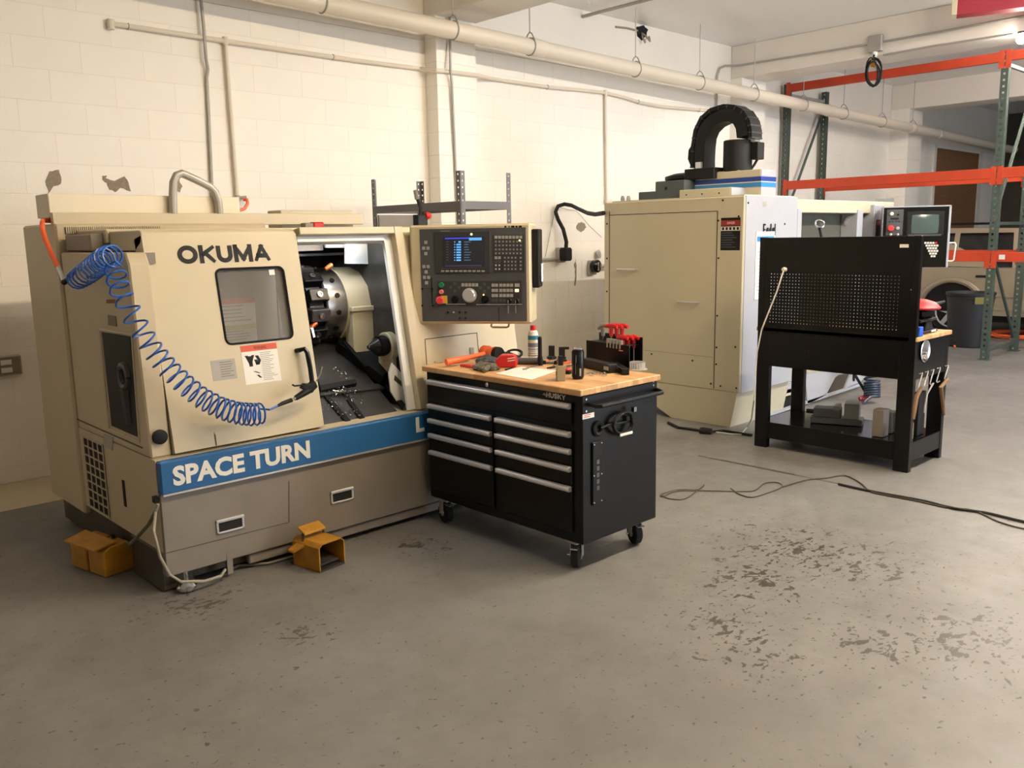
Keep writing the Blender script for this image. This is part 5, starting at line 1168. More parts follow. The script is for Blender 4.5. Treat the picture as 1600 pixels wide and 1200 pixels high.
# white cord plugged into the pegboard
p = onx(1225, 421, BX0-.02)
wc = thing('charging_cable', 'thin white cord plugged into the pegboard and trailing to the floor', 'cord', p)
MB().lathe([(.016, -.018), (.018, 0), (.012, .014)], p, (-1, .2, .1), 14).build('plug', M_LETTER, wc)
MB().tube([p, onx(1222, 430, BX0-.05), onx(1214, 455, BX0-.07), onx(1200, 490, BX0-.08), onx(1190, 515, BX0-.08), onx(1183, 550, BX0-.08), onx(1180, 590, BX0-.08), onx(1178, 625, BX0-.08), onz(1174, 655, .10), onz(1167, 668, .01), onz(1158, 679, .006), onz(1140, 678, .006), onz(1110, 674, .006)], .006, 6).build('cable', M_LETTER, wc)
o = MB().tube([onz(x, y, z) for x, y, z in ((1044, 660, .012), (1060, 668, .012), (1090, 672, .012), (1104, 675, .012), (1130, 673, .012), (1175, 680, .012))], .012, 6).build('mill_cord', M_RUBBER); tag(o, 'black cord lying along the foot of the milling machine', 'cord')
q = onz(1103, 674, .02); MB().lathe([(.03, -.05), (.035, -.02), (.03, .05)], q, (.3, -1, 0), 12).build('plug', M_RUBBER, o)
# chrome shop lamp reflector on the bench side, hooks and hanging strips
p = ony(1444, 548, BY0)
rf = thing('magnetic_dish', 'round chrome dish clinging to the side of the workbench', 'magnetic dish', p)
MB().lathe([(.03, 0), (.075, .003), (.08, .010), (.074, .013), (.06, .006), (.02, .004)], p+Vector((0, 0, 0)), (0, -1, 0), 28).build('dish', M_CHROME, rf)
for i in range(8): a = i*.8; MB().lathe([(.008, .006), (.008, .012)], p+Vector((.03*math.cos(a)*(i % 3)/2+.01, 0, -.035+.02*math.sin(a))), (0, -1, 0), 6).build('screw', M_GALV, rf)
for i, x in enumerate((6.15, 6.25, 6.35, 6.47, 6.62)):
    t = thing('s_hook', 'steel S-hook on the bench side '+['nearest the pegboard', 'second from the pegboard', 'holding the steel scraper', 'beside the wooden stick', 'at the far bench corner'][i], 'hook', (x, BY0-.02, .62), 'steel hooks on the bench side')
    MB().tube([(x+.03, BY0-.004, .70), (x+.032, BY0-.02, .708), (x+.02, BY0-.022, .695), (x-.005, BY0-.02, .65), (x-.03, BY0-.022, .615), (x-.038, BY0-.03, .608), (x-.03, BY0-.045, .62)], .004, 6).build('wire', M_GALV, t)
    MB().lathe([(.006, 0), (.005, .004)], (x+.03, BY0, .70), (0, -1, 0), 8).build('eye', M_CHROME, t)
for i, (pts, m, lab) in enumerate(((((1431, 602), (1432, 620), (1429, 640), (1427, 655)), M_WOODDK, 'curved wooden brush handle hanging from a bench hook'), (((1451, 596), (1449, 615), (1445, 635), (1444, 645)), M_GALV, 'bent steel scraper hanging from a bench hook'), (((1467, 578), (1470, 605), (1473, 630), (1475, 648)), M_WOODDK, 'straight wooden stick hanging from the end bench hook'))):
    pt = [ony(x, y, BY0-.03) for x, y in pts]; pt[0] = Vector(((6.12, 6.32, 6.59)[i], BY0-.046, .621))
    tag(MB().tube(pt, [.010, .016, .014, .010] if i != 1 else [.006]*4, 8).build('hanging_tool', m), lab, 'hand tool')
# under the bench
q = onz(1315, 652, .212)
vs_ = thing('machine_vise', 'grey milling vise on the lower bench shelf', 'vise', (q.x, q.y, .212))
vu = Vector((.35, -.94, 0)).normalized(); vw = Z1.cross(vu); vc = Vector((6.40, 3.08, .212))
MB().obox(vc+Z1*.025, vu, vw, Z1, .19, .075, .024, .004).build('bed', M_DKGREY, vs_)
MB().obox(vc+vu*-.07+Z1*.085, vu, vw, Z1, .10, .07, .035, .004).build('slide', M_DKGREY, vs_)
MB().obox(vc+vu*.11+Z1*.11, vu, vw, Z1, .055, .075, .06, .004).build('fixed_jaw', mat('vise_grey', rgb(110, 110, 110), .5), vs_)
MB().obox(vc+vu*.0+Z1*.125, vu, vw, Z1, .022, .07, .02, .002).build('jaw_plate', mat('vise_grey', rgb(110, 110, 110), .5), vs_)
MB().tube([vc+vu*-.17+Z1*.08, vc+vu*-.23+Z1*.08], .018, 10).build('screw', M_DKMETAL, vs_)
for px, py, h, lab, m in ((1372, 682, .20, 'tall grey steel block on the lower bench shelf', M_STEEL_SHEET), (1386, 676, .16, 'second grey block beside the tall one on the lower shelf', mat('vise_grey', rgb(110, 110, 110), .5))):
    p = onz(px, py, .211); tag(MB().obox((p.x+.03, p.y, .212+h/2), X1, Y1, Z1, .05, .04, h/2, .004).build('steel_block', m), lab, 'block')
p = onz(1440, 665, .211); tag(MB().obox((6.42, 2.47, .212+.16), X1, Y1, Z1, .06, .02, .16, .003).build('black_plate', M_BLACKM), 'black plate standing on the lower bench shelf', 'plate')
tag(MB().obox((6.22, 2.455, .212+.06), X1, Y1, Z1, .035, .02, .06, .003).build('tan_block', M_TAN), 'small tan block in front of the black plate', 'block')
# on the bench
p = Vector((6.40, 2.47, .963))
st = thing('orbital_tool', 'red and black power tool on the bench top', 'power tool', p)
MB().box(p.x-.12, p.x+.14, p.y-.05, p.y+.07, .964, .985, b=.006).build('foot', M_BLACKM, st)
MB().prism([(p.x-.06, p.y-.04, .985), (p.x+.08, p.y-.04, .985), (p.x+.05, p.y-.04, 1.05), (p.x-.04, p.y-.04, 1.05)], (0, .1, 0), b=.006).build('column', M_BLACKM, st)
MB().box(p.x-.17, p.x+.12, p.y-.05, p.y+.08, 1.05, 1.07, b=.006).build('deck', M_BLACKM, st)
MB().box(p.x-.10, p.x+.10, p.y-.045, p.y+.08, 1.07, 1.14, b=.02).build('motor', M_BLACK, st)
MB().lathe([(.15, 0), (.155, .012), (.12, .045), (.06, .065)], (p.x-.05, p.y+.03, 1.14), Z1, 20).build('cover', M_RED, st)
MB().tube([(p.x+.08, p.y, 1.15), (p.x+.2, p.y-.02, 1.16), (p.x+.28, p.y-.03, 1.17)], [.02, .015, .01], 8).build('arm', M_BLACKM, st)
MB().obox((p.x+.05, p.y-.055, .978), X1, Z1, Y1, .04, .007, .002).build('label', M_LETTER, st)
p = onx(1433, 520, 6.14); tag(MB().box(6.13, 6.19, 2.385, 2.43, .963, 1.03, b=.004).build('blue_box', mat('blue_plastic', rgb(30, 80, 190), .5)), 'small blue box on the bench top beside the pegboard', 'box')
# goose-neck lamp behind the pegboard
b0 = onx(1284, 371, 6.38)
gl = thing('bench_lamp', 'black goose-neck lamp with chrome rim rising behind the pegboard', 'lamp', (6.38, b0.y, .963))
MB().lathe([(.07, .0), (.07, .015), (.02, .025)], (6.38, b0.y, .9635), Z1, 20).build('base', M_BLACKM, gl)
MB().tube([(6.38, b0.y, .98), (6.38, b0.y, 1.4), b0, onx(1282, 362, 6.38), onx(1280, 355, 6.38)], .012, 8).build('neck', M_BLACKM, gl)
c = onx(1280, 351, 6.38); MB().lathe([(.014, -.03), (.032, 0), (.036, .012), (.032, .014)], c, (-.5, -.5, .5), 18).build('shade', M_BLACKM, gl)
MB().disc_torus(c+Vector((-.5, -.5, .5)).normalized()*.012, (-.5, -.5, .5), .034, .006, 20, 6).build('rim', M_CHROME, gl)

# ------------------------------------------------------------------ milling machine
MX = 6.52; MY = 4.03
ML = thing('milling_machine', 'tall cream vertical milling machine with blue striped head', 'milling machine', (7.6, 4.8, 0))
lp = MB().box(MX, 7.40, MY, 5.57, .315, 2.0, b=.008).build('side_cabinet', M_MILL, ML)
MB().box(MX+.02, 7.40, MY-.006, MY+.01, .315, 2.002, b=.002).build('front_skin', M_MILLW, ML)
fs = bpy.data.objects['front_skin']
MB().prism([(MX+.004, 4.117, .001), (MX+.004, 4.055, .315), (MX+.004, 5.40, .315), (MX+.004, 4.75, .001)], (.9, 0, 0)).build('base', M_MILL, ML)
def mxl(x0, y0, x1, y1, name, m, parent=lp, d=.003, w_=1.0):
    return MB().prism([onx(x, y, MX-d) for x, y in ((x0, y0), (x1, y0 if len(str(name)) < 0 else y0), (x1, y1), (x0, y1))], (d+.001, 0, 0)).build(name, m, parent)
for yy, z0, z1 in ((4.29, .33, 1.88), (5.50, .33, 1.92)): MB().box(MX-.002, MX+.001, yy-.004, yy+.004, z0, z1).build('seam', M_BROWN, lp)
MB().box(MX-.002, MX+.001, 4.29, 5.50, 1.878, 1.884).build('seam', M_BROWN, lp); MB().box(MX-.0015, MX+.001, 4.31, 5.50, .608, .612).build('seam', M_TAN, lp)
for y, z in ((5.53, 1.80), (5.53, 1.47), (5.53, 1.15), (4.24, 1.97), (4.28, 1.80), (4.08, 1.83), (4.27, 1.48), (4.27, .98), (4.27, .70), (4.27, .55), (4.08, .72), (4.32, .37), (4.22, .36), (4.06, .36), (4.98, .58), (4.52, .56)): MB().lathe([(.009, 0), (.008, .004)], (MX-.001, y, z), (-1, 0, 0), 8).build('screw', M_BLACKM, lp)
for y0, y1, z in ((5.157, 5.374, 1.37), (4.464, 4.67, 1.087)):
    MB().tube([(MX, y0, z), (MX-.035, y0, z), (MX-.035, y1, z), (MX, y1, z)], .008, 8).build('handle', M_ALU, lp)
sk = MB().box(MX-.002, MX+.001, 4.062, 4.252, 1.547, 1.822).build('danger_sign', M_BLACKM, lp, label='black and red danger sticker')
MB().box(MX-.003, MX-.001, 4.066, 4.248, 1.755, 1.80).build('red_head', mat('danger_red', rgb(150, 34, 30), .5), sk)
text('DANGER', 'print', M_LETTER, (MX-.003, 4.19, 1.768), -Y1, Z1, .02, .075, sk, depth=.0005)
MB().box(MX-.003, MX-.001, 4.064, 4.250, 1.712, 1.748).build('pictograms', M_LETTER, sk)
for k in range(5): MB().box(MX-.004, MX-.002, 4.075+k*.036, 4.095+k*.036, 1.718, 1.742).build('pictogram', M_BLACKM, sk)
lines('print', M_DKGREY, sk, Vector((MX-.002, 4.24, 1.56)), -Y1, Z1, -X1, .16, .14, 7, (.6, 1), .001, .4)
MB().box(6.56, 7.4, 4.06, 5.5, 2.0, 2.012).build('top_plate', M_MILL, ML)
# front skin details
stroke_text('Fadal', 'lettering', M_BLACKM, ony(1192, 368, MY-.008), X1, Z1, .10, ony(1212, 366, MY-.008).x-ony(1193, 366, MY-.008).x, fs, depth=.004, t=.14, gap=.2, label='black Fadal lettering')
a, b = ony(1190.5, 374, MY-.008), ony(1213, 368.5, MY-.008); MB().box(a.x, b.x, MY-.012, MY-.006, a.z-.01, a.z+.012).build('name_bar', M_BLACKM, fs)
for x, y in ((1169, 317), (1226, 350)): p = ony(x, y, MY-.006); MB().lathe([(.010, 0), (.009, .004)], p, (0, -1, 0), 8).build('screw', M_BLACKM, fs)
MB().prism([ony(x, y, MY-.007) for x, y in ((1192, 315), (1199, 315), (1197, 324), (1192, 323))], (0, .003, 0)).build('latch', M_GALV, fs)
a, b = ony(1179, 505, MY-.02), ony(1193, 367, MY-.02)
ds = thing('document_sleeve', 'clear sleeve of papers hung on the mill front', 'document sleeve', (a.x, MY-.012, 1.1))
MB().box(a.x, a.x+.30, MY-.014, MY-.0065, 1.12, 1.70, b=.001).build('sleeve', M_PAPER, ds); MB().box(a.x+.01, a.x+.29, MY-.0155, MY-.013, 1.615, 1.66).build('blue_head', M_LTBLUE, ds)
lines('print', M_GREYST, ds, Vector((a.x+.02, MY-.0145, 1.15)), X1, Z1, -Y1, .25, .42, 14, (.5, 1), .0008, .25)
# head and top works
hx0, hx1 = 7.0, 7.25
MB().box(hx0, hx1, 4.17, 4.86, 2.012, 2.245, b=.006).build('head_cover', M_MILL, ML); hc = bpy.data.objects['head_cover']
MB().box(hx0+.004, hx1-.002, 4.166, 4.172, 2.012, 2.243).build('head_front_lit', M_MILLW, hc)
for nm, z0, z1, m in (('dark_stripe', 2.142, 2.182, M_DKBLUE), ('white_line', 2.134, 2.140, M_LETTER), ('light_stripe', 2.092, 2.132, M_LTBLUE)): MB().box(hx0-.0025, hx1+.002, 4.163, 4.862, z0, z1).build(nm, m, hc)
MB().box(hx0+.02, hx0+.08, 4.40, 4.63, 2.225, 2.25, b=.004).build('lift_tab', M_MILL, hc)
MB().box(6.78, 7.0, 4.33, 4.88, 2.012, 2.092, b=.006).build('head_way_cover', M_MILL, ML); wc_ = bpy.data.objects['head_way_cover']
MB().box(6.784, 6.999, 4.326, 4.332, 2.012, 2.09).build('cover_front_lit', M_MILLW, wc_)
for y in (4.80, 4.63, 4.45): MB().lathe([(.008, 0), (.007, .003)], (6.78, y, 2.045), (-1, 0, 0), 8).build('screw', M_BLACKM, wc_)
MB().box(6.86, 7.5, 4.88, 5.22, 2.012, 2.19, b=.008).build('column_casting', M_SLATE, ML); cc_ = bpy.data.objects['column_casting']
MB().lathe([(.016, 0), (.012, -.006)], (6.858, 5.09, 2.12), (-1, 0, 0), 12).build('bore', M_HOLE, cc_)
MB().box(6.86, 7.4, 5.22, 5.42, 2.012, 2.10, b=.006).build('rear_casting', M_SLATE, ML)
MB().lathe([(.28, 0), (.30, .02), (.30, .05), (.22, .075), (.05, .08)], (7.25, 5.02, 2.19), Z1, 28).build('tool_carousel', M_BLACKM, ML)
MB().box(6.95, 7.3, 4.62, 4.95, 2.19, 2.29, b=.006).build('carousel_bracket', M_BLACKM, ML)
mo = MB().lathe([(.125, 0), (.13, .004), (.13, .27), (.125, .278)], (7.13, 4.49, 2.245), Z1, 28).build('spindle_motor', M_BLACKM, ML, label='black spindle motor')
MB().obox((7.19, 4.33, 2.42), X1, Y1, Z1, .055, .045, .075, .006).build('terminal_box', M_BLACKM, mo)
MB().obox((7.17, 4.345, 2.53), X1, Y1, Z1, .04, .035, .03, .003).build('bracket', M_ALU, mo)
MB().tube([(7.2, 4.33, 2.345), (7.2, 4.36, 2.30), (7.18, 4.39, 2.25)], .012, 8).build('lead', M_RUBBER, mo)
def flat_tube(mb, pts, wd, th, side):
    P = [Vector(p) for p in pts]; k = len(mb.v); m = len(P)
    for i in range(m):
        T = (P[min(i+1, m-1)]-P[max(i-1, 0)]).normalized(); n = T.cross(side).normalized()
        for a, b in ((-1, -1), (1, -1), (1, 1), (-1, 1)): mb.v.append(P[i]+side*wd*a+n*th*b)
    for i in range(m-1):
        for j in range(4): mb.f.append([k+i*4+j, k+i*4+(j+1) % 4, k+(i+1)*4+(j+1) % 4, k+(i+1)*4+j])
    mb.f.append([k, k+1, k+2, k+3]); q = k+(m-1)*4; mb.f.append([q+3, q+2, q+1, q])
    return mb
def arc(px, X): return [onx(x, y, X) for x, y in px]
duct = arc(((1101, 268), (1101, 250), (1102, 230), (1104, 214), (1110, 200), (1121, 189), (1135, 182), (1149, 181), (1160, 187), (1166, 198), (1168, 214)), 7.12)
flat_tube(MB(), duct, .09, .055, Vector((1, 0, 0))).build('cable_duct', M_BLACKM, ML, label='black cable duct arching over the motor')
band = arc(((1089, 262), (1090, 230), (1094, 205), (1103, 186), (1118, 173), (1138, 167), (1154, 168), (1168, 176), (1177, 190), (1180, 205), (1180, 216)), 7.12)
ch = flat_tube(MB(), band, .085, .018, Vector((1, 0, 0))).build('cable_chain', M_BLACKM, ML)
for i in range(14):
    t = i/13*(len(band)-1); k = min(int(t), len(band)-2); p = band[k].lerp(band[k+1], t-k); T = (band[k+1]-band[k]).normalized(); n = T.cross(X1).normalized()
    MB().obox(p+n*-.0, X1, T, n, .088, .006, .0205).build('chain_link', M_DKGREY2, ch)
MB().tube([onx(x, y, 7.05) for x, y in ((1096, 221), (1085, 224), (1078, 235), (1077, 248), (1081, 258))], .014, 8).build('side_hose', M_RUBBER, ML)
MB().box(7.0, 7.04, 4.80, 4.86, 2.29, 2.35).build('hose_clamp', M_ALU, ML)
MB().tube([onx(x, y, 6.8) for x, y in ((955, 322), (975, 318), (1000, 316), (1035, 317), (1060, 317))], .018, 8).tube([onx(x, y, 6.85) for x, y in ((970, 320), (990, 317), (1020, 316))], .012, 8).build('top_hose', M_RUBBER, ML)
for x in (973, 982): p = onx(x, 311, 6.9); MB().lathe([(.018, -.06), (.022, .0), (.014, .03)], p, Z1, 10).build('fitting', M_GALV, ML)
# enclosure to the right
en = MB().box(7.42, 9.35, 4.25, 5.55, .45, 1.86, b=.01).build('enclosure', M_MILL, ML)
MB().box(7.38, 9.48, 4.04, 4.24, 1.865, 1.985, b=.006).build('enclosure_head', M_MILL, ML)
MB().box(9.481, 9.49, 4.04, 4.24, 1.865, 2.03).build('head_end', M_MILLW, ML)
MB().box(7.40, 7.48, 4.02, 4.2, .60, 1.90, b=.004).build('door_jamb', M_MILLW, ML)
MB().box(7.48, 8.62, 4.20, 4.22, .60, 1.866).build('door_window', mat('mill_window', rgb(84, 84, 76), .25), ML, label='dark door window')
MB().box(8.62, 8.74, 4.03, 4.2, .60, 1.90, b=.004).build('door_frame', M_MILLW, ML)
MB().box(8.74, 8.92, 4.15, 4.2, .60, 1.866).build('door_gap', M_BLACKM, ML)
pb = MB().box(8.92, 9.16, 4.0, 4.2, .60, 1.95, b=.004).build('door_post', M_MILLW, ML)
MB().box(8.98, 9.15, 3.997, 4.001, 1.62, 1.80).build('danger_sign', M_BLACKM, pb); MB().box(8.985, 9.145, 3.995, 3.998, 1.745, 1.79).build('red_head', mat('danger_red', rgb(150, 34, 30), .5), pb)
MB().box(9.16, 9.36, 4.05, 4.2, .60, 1.90).build('end_panel', M_MILL, ML)
q = ony(1328, 345, 4.12); lm = MB().lathe([(.02, -.08), (.055, -.02), (.06, .02), (.05, .022)], q, (-.7, -.5, -.3), 16).build('work_lamp', M_GALV, ML); MB().box(q.x+.0, q.x+.12, q.y, q.y+.06, q.z-.02, q.z+.09).build('lamp_bracket', M_BLACKM, ML)
# lower front: sloped tray panels, dark gaps, floor rail
PYL = 4.10
for pxs, nm, m in ((((1196, 605), (1241, 597), (1241, 612), (1196, 622)), 'tray_panel', M_MILLW), (((1196, 618), (1241, 606), (1241, 616), (1216, 622), (1203, 645), (1196, 648)), 'tray_panel', M_MILL),
                   (((1216, 620), (1243, 613), (1243, 632), (1203, 645)), 'dark_gap', M_BLACKM), (((1258, 585), (1320, 578), (1305, 590), (1291, 617), (1262, 632)), 'tray_panel', M_MILLW),
                   (((1305, 588), (1330, 584), (1322, 606), (1293, 617)), 'dark_gap', M_BROWN), (((1330, 584), (1352, 588), (1345, 597), (1320, 607)), 'tray_panel', M_MILLW), (((1204, 645), (1348, 598), (1348, 602), (1204, 650)), 'floor_rail', M_MILLW)):
    MB().prism([ony(x, y, PYL+(.02 if 'gap' in nm else 0)) for x, y in pxs], (0, .05, 0)).build(nm, m, ML)
MB().box(7.42, 9.3, 4.3, 5.5, .0015, .45).build('pedestal', M_MILL, ML)
# CRT control on its arm
ca = math.radians(-20); rt_ = Vector((.725, -.689, 0)).normalized(); fwd = Vector((.689, .725, 0))
CU = (rt_*math.cos(ca)+fwd*math.sin(ca)).normalized(); CN = CU.cross(Z1); CO = Vector((8.92, 3.55, 1.6))
def cq(zx, zy): p = onpl(1150+zx*.21875, 280+zy*.21875, CO, CN); return (p-CO).dot(CU), p.z
def CPt(u, z, n=0.0): return Vector((CO.x, CO.y, 0))+CU*u+Z1*z+CN*n
u0, z1 = cq(1058, 205); u1, z0 = cq(1497, 628)
CR = thing('crt_control', 'black and white CRT control box of the milling machine', 'control panel', CPt((u0+u1)/2, z0, -.15))
def cbox(u0, u1, z0, z1, n0, n1, name, m, parent, b=0.0, label=None): return MB().obox(CPt((u0+u1)/2, (z0+z1)/2, (n0+n1)/2), CU, Z1, CN, (u1-u0)/2, (z1-z0)/2, (n1-n0)/2, b).build(name, m, parent, label=label)
cs = cbox(u0-.012, u1+.02, z0-.004, z1+.012, -.30, 0, 'case', M_MILLW, CR, .006)
cf = cbox(u0, u1, z0, z1, -.005, .006, 'face', M_BLACK, CR, .002, 'black face plate')
def cz(x0, y0, x1, y1, n0, n1, name, m, b=0.0, parent=cf):
    a = cq(x0, y1); c = cq(x1, y0); return cbox(a[0], c[0], a[1], c[1], n0, n1, name, m, parent, b)
cz(1070, 215, 1198, 402, .006, .010, 'button_plate', M_DKGREY, .001)
cz(1212, 225, 1490, 405, .006, .014, 'screen_bezel', M_BLACKM, .004); 
a = cq(1248, 390); c = cq(1452, 250); sc_ = MB(); n = 8
for i in range(n+1):
    for j in range(n+1):
        fu, fv = i/n*2-1, j/n*2-1; sc_.v.append(CPt(a[0]+(c[0]-a[0])*(fu*(1-.04*fv*fv)+1)/2, a[1]+(c[1]-a[1])*(fv*(1-.04*fu*fu)+1)/2, .0155+.012*(1-fu*fu)*(1-fv*fv)))
for i in range(n):
    for j in range(n): k = i*(n+1)+j; sc_.f.append([k, k+n+1, k+n+2, k+1])
sc_.build('crt_screen', M_CRT, cf, label='curved grey-green CRT screen')
cz(1228, 392, 1465, 408, .010, .018, 'screen_sill', M_DKGREY, .001)
for r_ in range(6):
    for k in range(5-(r_ > 4)*3):
        if r_ == 0 and k == 4: m = M_RED
        else: m = M_LETTER
        x = 1352+k*19+r_*9; y = 455+r_*19
        if x < 1445: cz(x-8, y-7, x+8, y+7, .006, .012, 'key', m)
def cdot(zx, zy, r, h, name, m): u, z = cq(zx, zy); MB().lathe([(r, 0), (r, h*.8), (r*.8, h)], CPt(u, z, .010), CN, 14).build(name, m, cf)
cdot(1106, 350, .030, .03, 'stop_button', mat('stop_red', rgb(226, 60, 60), .4)); cdot(1113, 247, .018, .015, 'knob', M_LETTER); cdot(1155, 350, .016, .015, 'knob', M_ALU); cdot(1158, 253, .010, .01, 'knob', M_BLACKM); cdot(1105, 395, .012, .01, 'knob', M_ALU); cdot(1155, 395, .012, .01, 'knob', M_ALU)
cz(1103, 275, 1163, 289, .010, .013, 'display', M_BLACKM); 
for k in range(4): cdot(1097+k*22, 303, .006, .006, 'knob', M_BLACKM)
a, z_ = cq(1515, 455); a2, z2_ = cq(1540, 585)
MB().tube([CPt(u1+.018, z_, -.06), CPt(u1+.075, z_, -.06), CPt(u1+.085, z_-.02, -.06), CPt(u1+.075, z2_+.01, -.06), CPt(u1+.06, z2_, -.06), CPt(u1+.018, z2_, -.06)], .007, 8).build('handle', M_LETTER, CR)
MB().tube([CPt((u0+u1)/2, z1-.1, -.29), CPt((u0+u1)/2, z1-.1, -.42), Vector((9.25, 4.06, z1-.1))], .04, 12).build('arm', M_MILLW, CR)
# blue coil cord with a red blow gun on the floor behind the bench
p = onz(1362, 630)
h = helix([Vector((p.x+.12, p.y+.1, .62)), Vector((p.x+.08, p.y+.06, .40)), Vector((p.x+.03, p.y+.02, .2)), Vector((p.x, p.y, .06))], [0, 3, 7, 13], [.05, .06, .07, .07], .006)
o = MB().tube([Vector((9.12, 4.0, .66)), Vector((p.x+.14, p.y+.11, .66))]+h+[onz(1352, 628, .03), onz(1344, 622, .03)], .012, 7).build('coil_cord', mat('dark_blue_cord', rgb(34, 50, 74), .4)); tag(o, 'dark blue coiled air line standing on the floor behind the workbench', 'hose')
q = onz(1343, 624, .03)
rg = thing('red_blow_gun', 'red blow gun lying on the floor behind the workbench', 'blow gun', q-Z1*.03)
MB().tube([q, q+Vector((.06, -.05, .02)), q+Vector((.10, -.12, .07))], [.03, .035, .028], 8).build('grip', mat('faded_red_plastic', rgb(190, 80, 80), .5), rg)
MB().tube([q+Vector((.06, -.05, .04)), Vector((q.x-.05, q.y+.05, .3)), ony(1334, 594, 3.98)], .014, 6).build('nozzle', M_BLACKM, rg)

# ------------------------------------------------------------------ pallet rack
RK = thing('pallet_rack', 'tall pallet rack with green perforated posts and orange beams', 'pallet rack', (12.7, 3.9, 0))
RX0, RX1 = 12.10, 13.25; PWD = .085
def rpost(x, y, parent=RK):
    m = MB(); n = int(3.85/.075)
    m.perf((x, y-PWD/2, .003), Y1, Z1, X1, 1, n, PWD, .075, .026, .003)
    m.box(x+.0035, x+PWD, y-PWD/2, y-PWD/2+.003, .003, .003+n*.075); m.box(x+.0035, x+PWD, y+PWD/2-.003, y+PWD/2, .003, .003+n*.075)
    m.perf((x+.0, y-PWD/2-.001, .003), X1, Z1, -Y1, 1, n, PWD, .075, .022, .002)
    p = m.build('post', M_GREEN, RK, smooth=0)
    MB().box(x-.02, x+PWD+.03, y-PWD/2-.02, y+PWD/2+.02, .001, .008).build('foot_plate', M_GREEN, p)
for y in (.90, 3.89, 6.83):
    for x in (RX0, RX1): rpost(x, y)
    for z in (.12, 1.75, 3.68): MB().box(RX0+PWD, RX1, y-.02, y+.02, z-.02, z+.02).build('cross_brace', M_GREEN if z != 3.68 else M_GALV, RK)
    for z0, z1 in ((1.35, .2), (1.9, 3.55)): MB().tube([(RX0+PWD, y, z0), (RX1, y, z1)], .022, 6).build('diagonal_brace', M_GREEN, RK)
for x in (RX0-.008, RX1+PWD-.045):
    for y0, y1 in ((.95, 3.84), (3.94, 6.78)):
        for z0, z1 in ((1.27, 1.39), (2.31, 2.435), (3.71, 3.825))[:3 if x < 12.5 else 2]:
            b = MB().prism([(x, y0, z0), (x+.05, y0, z0), (x+.05, y0, z1-.03), (x+.03, y0, z1-.03), (x+.03, y0, z1), (x, y0, z1)], (0, y1-y0, 0), b=.003).build('beam', M_ORANGE, RK)
            for yy in (y0-.045, y1-.02): MB().box(x-.004, x+.0, yy, yy+.065, z0-.08, z1+.02).build('beam_bracket', M_ORANGE, b)
MB().box(RX0-.0135, RX0-.012, 3.72, 3.79, 1.30, 1.36).build('label', M_PAPER, RK)

# ------------------------------------------------------------------ trash can
p = onz(1513, 542); tc_ = thing('trash_can', 'round dark grey plastic trash can in front of the car', 'trash can', (p.x+.1, p.y+.05, .001)); cx, cy = p.x+.1, p.y+.05
MB().lathe([(.25, 0), (.262, .01), (.31, .74), (.325, .745), (.33, .78), (.315, .785), (.30, .75), (.245, .03)], (cx, cy, .001), Z1, 36).build('tub', M_TRASH, tc_)
MB().lathe([(.312, .70), (.318, .705), (.318, .72), (.312, .725)], (cx, cy, .001), Z1, 36).build('rim_band', M_TRASH, tc_)
q = Vector((cx, cy, .68))+Vector((-.66, -.75, 0)).normalized()*.315
MB().obox(q, Vector((.75, -.66, 0)), Z1, Vector((.66, .75, 0)), .12, .05, .012, .004).build('handle_label', mat('olive_label', rgb(120, 112, 50), .6), tc_)
# orange extension hose on the floor beside the rack
c = onz(1578, 527); pts = []
for i in range(4*20+1):
    a = i/20*2*math.pi; pts.append(Vector((c.x+.15+(.42+.05*math.sin(i*.3))*math.cos(a)*1.1, c.y-.1+(.38+.04*math.cos(i*.21))*math.sin(a), .018+.012*(i/20))))
o = MB().tube(pts, .016, 6).build('floor_hose', M_ORHOSE); tag(o, 'orange hose coiled on the floor under the rack', 'hose')
o = MB().tube([onz(x, y, .018) for x, y in ((1484, 520), (1488, 528), (1486, 534), (1492, 541))], .016, 6).build('hose_end', M_ORHOSE); tag(o, 'short orange hose end showing left of the trash can', 'hose')

# ------------------------------------------------------------------ parked car (side towards the shop)
CX = 14.75; wy = onx(1487, 462, CX).y; wz = .36
CA = thing('parked_car', 'beige station wagon parked behind the rack', 'car', (CX+.9, wy-1.4, 0))
r_arch = .47
body = [(wy+1.05, .42), (wy+1.10, .70), (wy+1.05, 1.02), (wy+.2, 1.09), (wy-2.4, 1.06), (wy-3.5, .92), (wy-3.75, .70), (wy-3.72, .36)]
def archp(yc): return [(yc+r_arch*math.cos(math.radians(a)), wz+.02+r_arch*math.sin(math.radians(a))) for a in range(180, -1, -15)]
prof = body+[(wy-2.65-r_arch, .34)]+archp(wy-2.65)+[(wy-2.65+r_arch, .34), (wy-r_arch, .34)]+archp(wy)+[(wy+r_arch, .38)]
MB().prism([(CX, y, z) for y, z in prof], (1.8, 0, 0), b=.0).build('body', M_SKIN, CA, smooth=25)
cab = MB(); lo = [(wy+1.0, 1.03), (wy+.2, 1.10), (wy-2.0, 1.065)]; hi = [(wy+.80, 1.64), (wy+.2, 1.70), (wy-1.2, 1.68)]
for X_, i_ in ((CX, 0), (CX+1.8, 1)):
    ins_ = .14*(1 if i_ == 0 else -1)
    cab.v += [Vector((X_, y, z)) for y, z in lo]+[Vector((X_+ins_, y, z)) for y, z in hi]
cab.f += [[0, 1, 4, 3], [1, 2, 5, 4], [6, 9, 10, 7], [7, 10, 11, 8], [3, 4, 10, 9], [4, 5, 11, 10], [2, 8, 11, 5], [0, 3, 9, 6]]
cab.build('cabin', M_SKIN, CA, smooth=0)
def winp(y, f): z0 = 1.09; z1 = 1.62; z = z0+(z1-z0)*f; return Vector((CX-.006+.14*(z-1.06)/.62, y, z))
